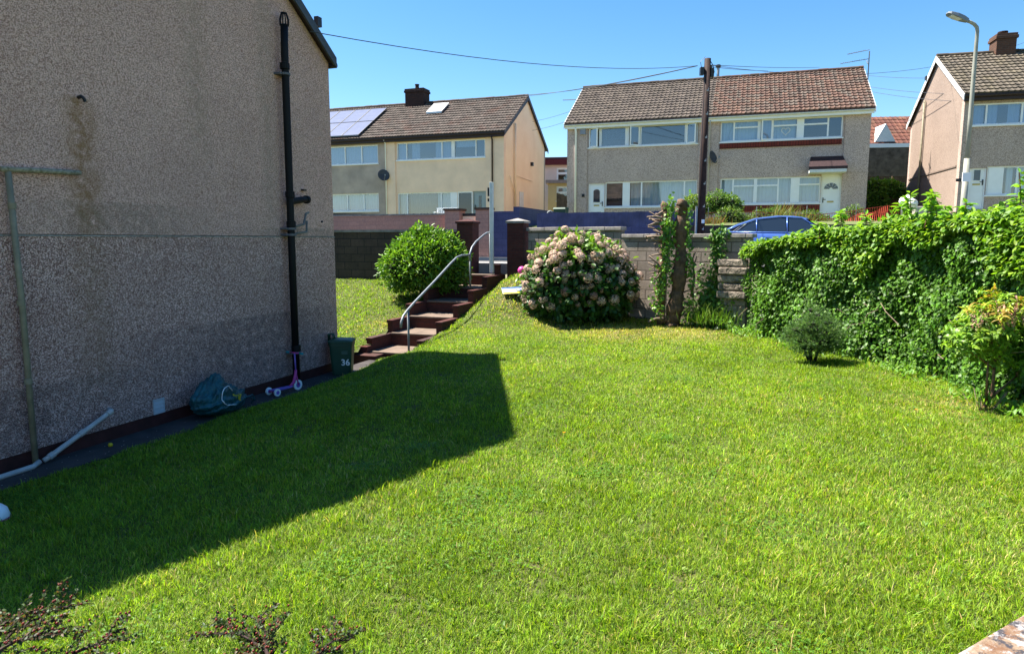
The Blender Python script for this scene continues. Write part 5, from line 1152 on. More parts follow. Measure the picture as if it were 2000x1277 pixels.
def pieris():
    Y = 7.75; B = at(1918, 803, Y); t = thing('pieris_shrub', 'small pieris shrub with forked bare trunk, bronze tips and drooping flower strings', 'shrub', tuple(B)); L = lambda x, y, dy=0.: np.array(at(x, y, Y+dy))-B
    b = MB(); tips = []
    br = [([L(1916,806),L(1925,790),L(1938,770),L(1940,745),L(1942,700)], .028), ([L(1938,775),L(1960,755),L(1985,735,.1)], .016), ([L(1926,785),L(1928,740,-.1),L(1930,705,-.1)], .016), ([L(1942,710),L(1965,680,.1),L(1985,650,.1)], .016), ([L(1942,700),L(1935,660),L(1930,610,-.1)], .016), ([L(1940,720),L(1915,700,-.1),L(1885,680,-.15)], .012), ([L(1935,680),L(1905,650,.1),L(1885,620,.1)], .012), ([L(1945,690),L(1960,640,-.1),L(1960,600,-.1)], .014), ([L(1985,735,.1),L(2005,700,.2),L(2020,660,.2)], .014)]
    for pts, r in br: b.tube(pts, [r*(1-.5*i/(len(pts)-1)) for i in range(len(pts))], 8)
    b.build('trunk', M['stem'], t, smooth=True)
    P = []; D = []; fl = []
    # whorls at many tips inside the crown
    lob = [(1925,640,.0,.34,.3,.3),(1965,610,.05,.36,.3,.26),(1890,660,-.05,.22,.25,.22),(1985,670,.1,.3,.3,.28),(1915,685,-.1,.2,.2,.13),(2020,640,.1,.35,.3,.4),(1965,700,0.,.22,.2,.12)]
    lobes = [(*L(a, c, dy), rx, ry, rz_) for a, c, dy, rx, ry, rz_ in lob]
    Pw, dw = cloud(lobes, 300, .3); m = len(Pw); q = 13
    ax = unit(dw*.6+[0,0,.8]+rng.normal(0, .3, (m, 3)))
    e1 = unit(np.cross(ax, [.2,.9,.1])); e2 = np.cross(ax, e1); ph = rng.random((m, q))*6.28; up = rng.normal(.25, .4, (m, q))
    D = (e1[:, None]*np.cos(ph)[..., None]+e2[:, None]*np.sin(ph)[..., None]+ax[:, None]*up[..., None]).reshape(-1, 3)
    P = np.repeat(Pw, q, 0)+rng.normal(0, .012, (m*q, 3)); hi = np.repeat((Pw[:, 2] > L(1925, 620)[2]) & (rng.random(m) < .5), q)
    cols = pick([(.19,.33,.03),(.25,.4,.035),(.14,.27,.03)], m*q); cols[hi] = pick([(.4,.4,.05),(.42,.27,.06),(.32,.42,.05)], hi.sum())
    leaves('foliage', P, D, np.repeat(ax, q, 0)+rng.normal(0, .2, (m*q, 3)), .07+.045*rng.random(m*q), .02+.009*rng.random(m*q), cols, M['leaf'], 'strap', t)
    fb = MB(); fc = []
    for i in range(26):
        x, y = (1975+rng.normal(0, 16), 605+rng.normal(0, 16)) if i < 20 else (1910+rng.normal(0, 14), 612+rng.normal(0, 10))
        p0 = L(x, y, -.22+.1*rng.random()); 
        for k in range(12): fc.append(p0+[rng.normal(0, .008)+.003*k, 0, -.014*k+rng.normal(0, .003)])
    fc = np.array(fc); n = len(fc)*4
    leaves('flower_string', np.repeat(fc, 4, 0), rng.normal(size=(n, 3)), rng.normal(size=(n, 3)), .016, .012, pick([(.6,.36,.28),(.5,.22,.17),(.65,.45,.36)], n), M['petal'], 'dia', t)
    b = MB()
    for i in range(14): a = rng.random()*6.28; p = np.array([.1*math.cos(a), .1*math.sin(a), .0]); b.tube([p, p+[.12*math.cos(a), .12*math.sin(a), .12+.15*rng.random()]], .004, 4)
    b.build('dead_twig', M['twig'], t)
pieris()

def cotoneaster(label, sprays, root):
    t = thing('cotoneaster', label, 'shrub', tuple(root)); r0 = np.array(root)
    b = MB(); LP = []; LD = []; BP = []
    def twig(pts, r, dens):
        P = [np.array(p) for p in pts]; m = 14; q = []
        for i in range(m+1):
            f = i/m*(len(P)-1); j = min(int(f), len(P)-2); a = P[j]*(1-(f-j))+P[j+1]*(f-j); q.append(a+rng.normal(0, .003, 3))
        b.tube([x-r0 for x in q], [r*(1-.6*i/m) for i in range(m+1)], 5)
        L = sum(np.linalg.norm(q[i+1]-q[i]) for i in range(m))
        for _ in range(int(L*dens)):
            f = rng.random()*m; j = min(int(f), m-1); p = q[j]*(1-(f-j))+q[j+1]*(f-j); d = unit(q[j+1]-q[j]); s = rng.normal(size=3); s -= d*(s@d)
            LP.append(p-r0); LD.append(unit(s)+d*.5)
        for _ in range(int(L*dens*.1)):
            f = rng.random()*m; j = min(int(f), m-1); BP.append(q[j]+rng.normal(0, .006, 3)-r0+[0,0,.005])
        return q
    for pts in sprays:
        q = twig(pts, .006, 210); d = unit(q[-1]-q[0])
        for k in range(2, 13):
            for sgn in (1, -1):
                if rng.random() < .5: continue
                s = np.cross(d, [0, -.5, 1])*sgn; e = q[k]+(s*.7+d*.9+[0,0,rng.normal(.05, .12)])*(.06+.1*(1-k/14)*rng.random()); twig([q[k], (q[k]+e)/2+[0,0,.006], e], .002, 210)
    b.build('branch', M['polewood'], t); LP = np.array(LP); LD = np.array(LD); n = len(LP)
    leaves('foliage', LP, LD, unit(np.c_[rng.normal(0, .5, (n, 2)), np.ones(n)]), .0105+.004*rng.random(n), .0075, pick([(.045,.085,.022),(.06,.11,.025),(.035,.06,.018),(.11,.07,.03)], n), M['leafsoft'], 'oval', t)
    bb = MB()
    for p in BP: bb.lathe([(.0008,-.004),(.0032,-.002),(.0036,0.),(.0028,.003),(.0008,.004)], p, 7)
    tag(bb.build('berry', plain('red_berry', (.17,.022,.012), .45, .15, spec=.3), t, smooth=True), kind='stuff')
A = lambda x, y, Y: at(x, y, Y)
cotoneaster('cotoneaster sprays with red berries in the bottom left corner', [[A(-80,1330,1.75),A(20,1240,1.85),A(90,1195,1.95),A(165,1178,2.05)],[A(-60,1320,1.7),A(10,1215,1.8),A(60,1200,1.9),A(110,1190,1.95)],[A(-60,1300,1.6),A(30,1250,1.7),A(90,1235,1.75),A(130,1225,1.8)],[A(60,1330,1.65),A(150,1275,1.75),A(200,1250,1.8),A(245,1222,1.85)],[A(-70,1290,1.6),A(-20,1240,1.7),A(20,1225,1.75),A(60,1222,1.8)]], (-1.35,1.3,.85))
cotoneaster('thin arching cotoneaster sprays with red berries at the bottom centre', [[A(620,1380,1.65),A(540,1290,1.75),A(470,1235,1.85),A(390,1243,1.9)],[A(560,1360,1.65),A(520,1270,1.75),A(480,1236,1.85),A(420,1205,1.95)],[A(600,1350,1.65),A(610,1290,1.75),A(640,1258,1.8),A(690,1243,1.9)],[A(540,1350,1.65),A(525,1270,1.8),A(515,1230,1.85),A(505,1200,1.95)]], (-.5,1.3,.85))

# ------------------------------------------------------------------ things on the path
def bin_caddy():
    B = H0.w(.3, -.3, -.168); t = thing('kerbside_caddy', 'dark green food waste bin with white number 36 at the house corner', 'bin', tuple(B), R(4))
    w0, w1, d0, d1, H = .165, .215, .155, .2, .6
    def ring(w, d, z, r=.05):
        return [(sx*(w-r)+r*math.cos(a)*1, sy*(d-r)+r*math.sin(a), z) for (sx, sy, a0) in ((1,1,0),(-1,1,1),(-1,-1,2),(1,-1,3)) for a in [a0*math.pi/2+k*math.pi/6 for k in range(4)]]
    def loft(b, lv):
        n = 16; vs = [p for l in lv for p in ring(*l)]; b.add(vs, [(i*n+k, i*n+(k+1) % n, (i+1)*n+(k+1) % n, (i+1)*n+k) for i in range(len(lv)-1) for k in range(n)]+[tuple(range(n))[::-1], tuple(range((len(lv)-1)*n, len(lv)*n))])
    b = MB(); loft(b, [(w0,d0,0),(w0+.004,d0+.004,.02),(w1-.01,d1-.01,H-.1),(w1-.01,d1-.01,H-.06),(w1,d1,H-.058),(w1,d1,H)]); b.build('body', M['bingreen'], t, bevel=.004)
    b = MB(); loft(b, [(w1+.012,d1+.012,H+.002),(w1+.012,d1+.012,H+.035),(w1-.03,d1-.03,H+.06)]); b.build('lid', M['bingreen'], t, bevel=.006)
    b = MB(); b.tube([(-w1-.01,.06,H-.05),(-w1-.015,.06,H+.14),(-w1+.06,.06,H+.15),(-w1+.08,.06,H+.04)], .016, 8); b.tube([(-w1-.01,-.06,H-.05),(-w1-.015,-.06,H+.14),(-w1+.06,-.06,H+.15),(-w1+.08,-.06,H+.04)], .016, 8); b.tube([(-w1-.015,-.08,H+.14),(-w1-.015,.08,H+.14)], .018, 8); b.build('handle', M['bingreen'], t, smooth=True)
    tilt = math.atan((d1-d0)/H); Mx = Matrix.Translation((.085, -.182, .24)) @ Matrix.Rotation(math.pi/2+tilt, 4, 'X')
    text_mesh('number', '36', .16, M['white'], t, Mx, .002)
    lb = plain('faded_label', (.12,.2,.16), .6)
    for k in range(3): b = MB(); b.box(.02, .13, -.1995-.001*k, -.19, .4+.022*k, .408+.022*k); b.build('printed_label', lb, t)
bin_caddy()
def bag():
    B = H0.w(.3, -3.42, -.17); t = thing('shopping_bag', 'crumpled green shopping bag with white ring and yellow print slumped by the wall', 'bag', tuple(B), -R(19.55))
    import bmesh
    bm = bmesh.new(); bmesh.ops.create_icosphere(bm, subdivisions=5, radius=1)
    def shape(d):
        x, y, z = d.x, d.y, d.z
        q = 1+.07*math.sin(4*x+2*z)+.05*math.sin(7*y+3*x+1)+.045*math.sin(13*z-5*y)+.03*math.sin(23*x+9*y+4*z)+.02*math.sin(31*y-17*z)
        yy = y*.42; ww = 1-.45*max(0, y)**1.3
        zz = (z*.28*ww+.24) if z > 0 else z*.24+.24
        zz += .07*max(0, -abs(y+.15)+.5)*max(0, z)*2
        return Vector((x*.22*q*ww, yy*q, max(zz*q-.1*max(0, y), .0)))
    for v in bm.verts: v.co = shape(v.co.normalized())
    me = bpy.data.meshes.new('bag_body'); bm.to_mesh(me); bm.free(); me.materials.append(M['baggreen'])
    for p in me.polygons: p.use_smooth = True
    o = bpy.data.objects.new('bag_body', me); link(o); o.parent = t
    t.scale = (1.1, 1.12, .92)
    S = lambda a, c: shape(Vector((1, a, c)).normalized())*1.01+Vector((.004, 0, 0))
    MB().tube([S(.1+.5*math.cos(q), .25+.6*math.sin(q)) for q in np.linspace(1.2, 5., 22)], .006, 5).build('printed_ring', M['white'], t, smooth=True)
    b = MB(); gr = 8; vs = [S(.3+.5*i/gr, .1+.4*j/gr+.25*math.sin(i)) for i in range(gr+1) for j in range(gr+1)]
    b.add(vs, [(i*(gr+1)+j, (i+1)*(gr+1)+j, (i+1)*(gr+1)+j+1, i*(gr+1)+j+1) for i in range(gr) for j in range(gr)]); b.build('printed_patch', M['yellow'], t, smooth=True)
    b = MB(); b.tube([(.1,.36,.16),(.14,.46,.2),(.12,.52,.12),(.08,.5,.04)], .012, 6); b.tube([(.02,.36,.16),(.04,.5,.16),(.1,.56,.08)], .012, 6); b.build('bag_handle', M['baggreen'], t, smooth=True)
bag()
def scooter():
    B = H0.w(.31, -1.97, -.168); t = thing('kids_scooter', 'pink three wheeled child scooter standing beside the black soil pipe', 'scooter', tuple(B), -R(19.55))
    # local: y along the wall (front away)
    for nm, (x, y, r) in (('a', (-.1,-.24,.06)), ('b', (.1,-.24,.06)), ('c', (0,.26,.085))):
        w = MB().lathe([(r*.55,-.014),(r,-.012),(r,.012),(r*.55,.014)], (x, y, r), 18, 'x').build('wheel', M['white'], t)
        MB().lathe([(.004,-.017),(r*.52,-.016),(r*.52,.016),(.004,.017)], (x, y, r), 12, 'x').build('rim', M['purple'], w)
    MB().tube([(-.1,-.24,.06),(.1,-.24,.06)], .012, 8).build('axle', M['pink'], t)
    b = MB(); b.prism([(-.06,-.26),(.06,-.26),(.055,.0),(.035,.14),(-.035,.14),(-.055,.0)], 2, .07, .095); b.build('deck', M['purple'], t, bevel=.006)
    b = MB(); b.tube([(0,.1,.085),(0,.18,.14),(0,.22,.26),(0,.23,.34)], [.022,.026,.026,.022], 10); b.tube([(-.02,.26,.085),(-.02,.235,.2),(0,.23,.3)], .012, 8); b.tube([(.02,.26,.085),(.02,.235,.2),(0,.23,.3)], .012, 8); b.build('frame', M['pink'], t, smooth=True)
    MB().tube([(0,.23,.3),(0,.22,.62)], .013, 8).build('stem', M['purple'], t, smooth=True)
    MB().tube([(-.12,.22,.625),(.12,.22,.625)], .011, 8).build('handlebar', M['pink'], t, smooth=True)
    for s in (-1, 1): MB().tube([(s*.12,.22,.625),(s*.2,.22,.625)], .017, 8).build('grip', M['teal'], t, smooth=True)
    t.rotation_euler.z += R(-12)
scooter()
def small_things():
    p = gz(2, 1008, -.08); t = thing('garden_toy', 'rounded white and pink toy lying at the left edge of the photo', 'toy', (p[0]-.06, p[1], p[2]-.08), R(20))
    b = MB(); b.lathe([(.004,.17),(.06,.16),(.1,.12),(.115,.06),(.11,.0),(.1,-.01)], (0,0,.02), 20); b.build('shell', M['white'], t, smooth=True)
    b = MB(); b.tube([(.116*math.cos(a), .116*math.sin(a), .06) for a in np.linspace(0, 6.28, 24)], .008, 6); b.build('stripe', M['pink'], t)
    b = MB(); b.tube([(.02+.09*math.cos(a)*.9, .0+.05, .05+.1*math.sin(a)) for a in np.linspace(.3, 2.6, 10)], .008, 6); b.build('strap', M['signblue'], t)
    # yellow leaf on the path, bits of litter
    p = gz(216, 872, -.17); t = thing('yellow_ball', 'tiny yellow ball on the dark path', 'ball', tuple(p)); MB().lathe([(.003,0),(.022,.006),(.028,.024),(.02,.042),(.003,.048)], (0,0,0), 12).build('ball', M['yellow'], t, smooth=True)
    p = at(1017, 530, 16.2); t = thing('pink_ball', 'bright pink ball half hidden beside the hydrangea', 'ball', (p[0]+.03, p[1], p[2]-.12)); MB().lathe([(.1*math.sin(a)+.001, .14-.1*math.cos(a)) for a in np.linspace(0, math.pi, 12)], (0,0,0), 18).build('ball', M['pink'], t, smooth=True)
    p = at(1003, 573, 16.0); t = thing('fallen_sign_board', 'white and blue board lying flat on the bank beside the hydrangea', 'sign', (p[0], p[1], p[2]+.06), R(8)); t.rotation_euler = (R(20), R(-3), R(6)); t.scale = (.8, .8, .8)
    MB().box(-.33, .33, -.2, .24, 0, .012).build('board', M['white'], t)
    MB().box(-.325, .325, .13, .235, .0125, .0145).build('blue_band', M['signblue'], t); MB().box(-.325, .325, -.195, -.1, .0125, .0145).build('yellow_band', M['yellow'], t)
    b = MB(); 
    for k in range(5): b.box(-.28+.11*k, -.2+.11*k, .0, .06, .0125, .0145)
    b.build('lettering', M['signblue'], t)
    # flecks of litter on the path
    n = 90; tt = -6.5+6.3*rng.random(n); P = np.array([H0.w(.1+.4*rng.random(), a, -.164) for a in tt]); D = unit(np.c_[rng.normal(0, 1, (n, 2)), np.zeros(n)])
    o = leaves('path_litter', P, D, np.tile([0,0,1.], (n, 1)), .012+.014*rng.random(n), .01, pick([(.6,.6,.58),(.5,.48,.42)], n), M['petal'], 'dia'); tag(o, 'small pale petals and flecks on the dark path', 'litter', kind='stuff')
    for i, (x, y, lab) in enumerate(((1101,831,'small orange flower in the lawn, nearest the middle'),(1788,805,'small orange flower in the lawn near the pieris shrub'),(1602,783,'small orange flower in the lawn in front of the dwarf conifer'))):
        p = gz(x, y, .36); z = lz(p[0], p[1]); t = thing('orange_flower', lab, 'flower', (p[0], p[1], z), 0, 'orange flowers dotted in the lawn')
        MB().tube([(0,0,0),(.004,0,.06)], .0025, 5).build('stalk', M['stem'], t)
        m = 12; a = np.arange(m)*.5236; leaves('flower', np.tile([.004,0,.06], (m, 1)), np.c_[np.cos(a), np.sin(a), .25*np.ones(m)], np.tile([0,0,1.], (m, 1)), .018, .01, pick([(.75,.25,.02)], m), M['petal'], 'dia', t)
small_things()

# ------------------------------------------------------------------ pole, lamp, wires, car
def pole_and_lamp():
    B = at(1367, 470, 22.4); zt = at(1371, 115, 22.4)[2]; z0 = 1.62
    t = thing('utility_pole', 'dark brown wooden utility pole in front of the pebbledash pair', 'pole', (B[0]+.02, B[1], z0)); H = zt-z0
    MB().tube([(0,0,-.2),(.0,0,H*.5),(.03,0,H)], [.13,.115,.1], 14).build('shaft', M['polewood'], t, smooth=True)
    b = MB()
    for k in range(9): z = H-1.0-.72*k; b.tube([(.03,-.1,z),(.03,-.2,z),(.03,-.2,z+.07)], .009, 5); b.box(.0,.06,-.14,-.1,z-.02,z+.03)
    b.build('climbing_step', M['galv'], t)
    b = MB(); b.box(-.2,-.09,-.08,.08,H-.5,H-.27); b.box(.12,.22,-.09,.05,H-.56,H-.3); b.tube([(.2,0,H-.6),(.25,0,H-.4),(.2,0,H-.2),(.1,0,H-.05)], .012, 5); b.tube([(-.15,0,H-.3),(-.2,0,H-.1),(-.05,0,H+.06)], .008, 5); b.build('junction_box', M['black'], t)
    b = MB(); b.box(-.19,-.135,-.03,.03,-.1,1.75); b.build('cable_guard', M['galv'], t)
    MB().tube([(-.12,-.08,1.7),(-.1,-.1,3.5),(-.07,-.1,H-.5)], .012, 5).build('cable', M['black'], t)
    MB().box(-.02,.07,-.137,-.128,1.2,1.32).build('plate', M['white'], t)
    Y = 20.5; B = at(1880, 440, Y); t = thing('street_lamp', 'tall pale grey street lamp at the right with angled lamp head', 'street lamp', (B[0], B[1], 1.7)); L = lambda x, y: tuple(at(x, y, Y)-np.array([B[0], B[1], 1.7]))
    MB().tube([(0,0,-.1),L(1880,420),L(1889,310)], [.09,.085,.08], 14).build('base_column', M['lampcol'], t, smooth=True)
    MB().tube([L(1889,310),L(1895,230),L(1903,130),L(1909,62),L(1908,54),L(1903,48),L(1896,44),L(1888,41)], [.062,.06,.055,.048,.048,.047,.045,.045], 12).build('column', M['lampcol'], t, smooth=True)
    p0 = np.array(L(1890,41)); p1 = np.array(L(1851,26)); d = unit(p1-p0); ln = np.linalg.norm(p1-p0); s = np.array([0,1,0]); n = np.cross(s, d); n = n if n[2] > 0 else -n
    def hd(f, w, h0, h1): q = p0+d*ln*f; return [q-s*w+n*h0, q+s*w+n*h0, q+s*w*.8+n*h1, q-s*w*.8+n*h1]
    b = MB(); secs = [hd(0,.06,-.05,.05), hd(.25,.1,-.06,.07), hd(.6,.15,-.05,.06), hd(.92,.13,-.04,.04), hd(1.02,.07,-.02,.02)]
    b.add([p for q in secs for p in q], [(4*i+k, 4*i+(k+1) % 4, 4*i+4+(k+1) % 4, 4*i+4+k) for i in range(4) for k in range(4)]+[(3,2,1,0),(16,17,18,19)]); hdo = b.build('lamp_head', M['grey'], t, bevel=.01)
    b = MB(); q = [p0+d*ln*f+s*w*.1-n*.062 for f, w in ((.35,-1),(.85,-1),(.85,1),(.35,1))]; b.hexa([*q, *[x+n*.02 for x in q]]); b.build('lens', plain('lamp_lens', (.6,.62,.6), .2, .05, spec=.6), hdo)
    q = L(1884, 346); MB().box(q[0]-.13, q[0]+.11, q[1]-.11, q[1]-.085, q[2]-.14, q[2]+.12).build('plate', M['white'], t)
    # wires
    pt = np.array([B[0]*0, 0, 0]); P = at(1362, 129, 22.4); Pr = at(1381, 127, 22.4)
    def wire(label, a, c, sag, r=.009, name='overhead_wire'):
        a = np.array(a); c = np.array(c); m = 16; pts = [tuple(a*(1-f)+c*f-np.array([0,0,4*sag*f*(1-f)])) for f in np.linspace(0, 1, m)]
        o = MB().tube(pts, r*.75, 5).build(name, M['cablegrey'], None, smooth=True); tag(o, label, 'wire', 'overhead wires from the utility pole')
    wire('long overhead wire from the near house roof to the utility pole', at(606, 62, 11.9), P, .28, .011)
    wire('thick dark wire from the pole to the cream house gable', P, at(1026, 186, 39.4), .15, .02)
    wire('thin wire from the pole towards the ridge of the solar panel house', P, at(880, 196, 42.), .3, .014)
    wire('overhead wire from the pole over the reddish roof ridge', Pr, at(1600, 132, 40.), .05, .013)
    wire('lowest wire from the pole over the reddish roof ridge', Pr+[0,0,-.05], at(1500, 139, 36.), .03, .012)
    wire('topmost wire passing above the aerial to the brick chimney at right', Pr, at(2040, 68, 34.), .9, .01)
    wire('upper wire between the aerial house and the sunlit gable', at(1640, 140, 42.), at(1850, 152, 33.), .15, .013)
    wire('middle wire between the aerial house and the sunlit gable', at(1640, 158, 42.), at(1864, 184, 29.2), .15, .013)
    wire('lower wire between the aerial house and the sunlit gable', at(1640, 165, 42.), at(1862, 198, 28.9), .15, .013)
    wire('faint wire in the gap between cream house and pebbledash pair, upper', at(1040, 238, 40.), at(1125, 214, 36.), .05, .012)
    wire('faint wire in the gap between cream house and pebbledash pair, lower', at(1040, 255, 40.), at(1110, 236, 36.), .05, .012)
    o = MB().tube([at(1099, 196, 36.3), at(1126, 195, 36.3)], .02, 5).build('aerial_boom', M['grey']); tag(o, 'short horizontal aerial boom sticking out left of the pebbledash pair', 'aerial')
M['cablegrey'] = plain('dark_cable', (.06,.07,.085), .7)
pole_and_lamp()

def car():
    B = at(1512, 470, 20.6); z0 = 1.56
    t = thing('parked_car', 'blue metallic saloon car parked across the road behind the hedge', 'car', (B[0]+.25, B[1], z0), -R(14))
    # x = forward (to the right), stations: x, half width, bottom z, belt z
    st = [(-2.15,.62,.45,.72),(-2.05,.78,.3,.9),(-1.7,.86,.25,.96),(-1.2,.9,.22,.95),(-.4,.91,.2,.93),(.5,.91,.2,.91),(1.1,.9,.22,.9),(1.55,.88,.24,.86),(1.95,.8,.26,.74),(2.12,.66,.32,.6)]
    b = MB(); vs = []
    for x, w, zb, zt in st: vs += [(x,-w*.9,zb),(x,-w,zb+(zt-zb)*.45),(x,-w*.97,zt-.06),(x,-w*.86,zt),(x,w*.86,zt),(x,w*.97,zt-.06),(x,w,zb+(zt-zb)*.45),(x,w*.9,zb)]
    n = 8; b.add(vs, [(i*n+k, i*n+(k+1) % n, (i+1)*n+(k+1) % n, (i+1)*n+k) for i in range(len(st)-1) for k in range(n)]+[tuple(range(n))[::-1], tuple(range((len(st)-1)*n, len(st)*n))])
    b.build('body', M['carblue'], t, smooth=True, bevel=.0)
    # roof shell
    rs = [(-1.75,.62,.985),(-1.3,.62,1.2),(-.8,.61,1.36),(-.2,.6,1.43),(.25,.59,1.42),(.6,.58,1.36)]
    b = MB(); vs = []
    for x, w, z in rs: vs += [(x,-w-.02,z-.05),(x,-w*.75,z),(x,0,z+.025),(x,w*.75,z),(x,w+.02,z-.05)]
    b.add(vs, [(i*5+k, i*5+k+1, (i+1)*5+k+1, (i+1)*5+k) for i in range(len(rs)-1) for k in range(4)]); b.build('roof', M['carblue'], t, smooth=True)
    for s in (-1, 1):
        y = lambda z: s*(.8-(z-.93)*.42)
        b = MB()
        for poly in ([(-1.35,.965),(-.85,.96),(-.85,1.29),(-1.05,1.2)], [(-.79,.96),(-.02,.94),(-.02,1.37),(-.79,1.31)], [(.05,.94),(.95,.92),(.42,1.33),(.05,1.37)]):
            b.add([(x, y(z), z) for x, z in poly], [tuple(range(len(poly)))])
        w = b.build('side_window', M['carglass'], t, recalc=False)
        b = MB()
        for pts in ([(-1.75,.97),(-1.4,1.13),(-.85,1.33),(-.2,1.4),(.4,1.37),(1.05,.92)], [(-.82,.95),(-.82,1.32)], [(.015,.94),(.015,1.39)], [(-1.75,.965),(1.05,.92)]): b.tube([(x, y(z)+.0, z) for x, z in pts], .02, 6)
        b.build('pillar', M['carblue'], t, smooth=True)
        b = MB(); b.tube([(-1.42, y(.96), .96), (-1.08, y(1.22), 1.22), (-.8, y(1.325), 1.325), (-.1, y(1.39), 1.388), (.42, y(1.345), 1.345)], .01, 5); b.build('chrome_trim', M['alum'], t)
        MB().box(-.62, -.45, s*.9-.015, s*.9+.015, .78, .81).box(.25, .42, s*.9-.015, s*.9+.015, .78, .81).build('door_handle', M['carblue'], t)
        MB().lathe([(.005,-.12),(.08,-.1),(.09,0),(.06,.08),(.005,.09)], (.78, s*1.0, .98), 10, 'x').build('mirror', M['carblue'], t, smooth=True)
        MB().box(2.0, 2.09, s*.62-.12, s*.62+.12, .58, .7).build('headlight', M['white'], t, bevel=.02)
        MB().box(-2.17, -2.08, s*.62-.12, s*.62+.12, .7, .82).build('tail_light', M['soilred'], t, bevel=.02)
        for x in (-1.3, 1.3):
            w = MB().lathe([(.2,-.11),(.31,-.1),(.325,0),(.31,.1),(.2,.11)], (x, s*.82, .325), 22, 'y').build('wheel', M['rubber'], t, smooth=False); MB().lathe([(.01,-.115),(.19,-.112),(.19,.112),(.01,.115)], (x, s*.82, .325), 16, 'y').build('rim', M['alum'], w)
    b = MB(); b.add([(1.08,-.74,.925),(1.08,.74,.925),(.55,.58,1.36),(.55,-.58,1.36)], [(0,1,2,3)]); b.build('windscreen', M['carglass'], t, recalc=False)
    b = MB(); b.add([(-1.78,-.66,.985),(-1.78,.66,.985),(-1.28,.6,1.2),(-1.28,-.6,1.2)], [(0,1,2,3)]); b.build('rear_window', M['carglass'], t, recalc=False)
    b = MB(); b.box(-1.4,1.,-.7,.7,.5,.9); b.build('dark_infill', M['dark'], t)
car()

# ------------------------------------------------------------------ gardens across the road
def shrub(label, name, c, lobes, n, L, W, pal, shape, mat='leafsoft', inner=True, stem=True):
    t = thing(name, label, 'shrub', tuple(c)); P, d = cloud(lobes, n, .5); D = unit(d+rng.normal(0, .6, (n, 3))); N = unit(d+[0,0,.6]+rng.normal(0, .4, (n, 3)))
    leaves('foliage', P, D, N, L*(.7+.6*rng.random(n)), W*(.7+.6*rng.random(n)), pick(pal, n), M[mat], shape, t)
    if inner: lump('shade_core', lobes, M['inner'], t, .6, 2)
    if stem: 
        b = MB()
        for l in lobes[:4]: b.tube([(0,0,-.2), (l[0]*.6, l[1]*.6, l[2]*.5), (l[0], l[1], l[2])], .02, 5)
        b.build('stem', M['bark'], t)
    return t
def tussock(label, c, n, h, spread, pal, name='tall_grass', cat='grass clump'):
    t = thing(name, label, cat, tuple(c)); P = np.c_[rng.normal(0, spread, (n, 2)), np.full(n, -.05)]; tl = np.abs(rng.normal(.25, .25, n)); az = rng.random(n)*6.28
    D = np.c_[np.cos(az)*np.sin(tl), np.sin(az)*np.sin(tl), np.cos(tl)]; leaves('blade', P, D, unit(rng.normal(size=(n, 3))), h*(.5+.7*rng.random(n)), .02+.015*rng.random(n), pick(pal, n), M['grass'], 'strap', t)
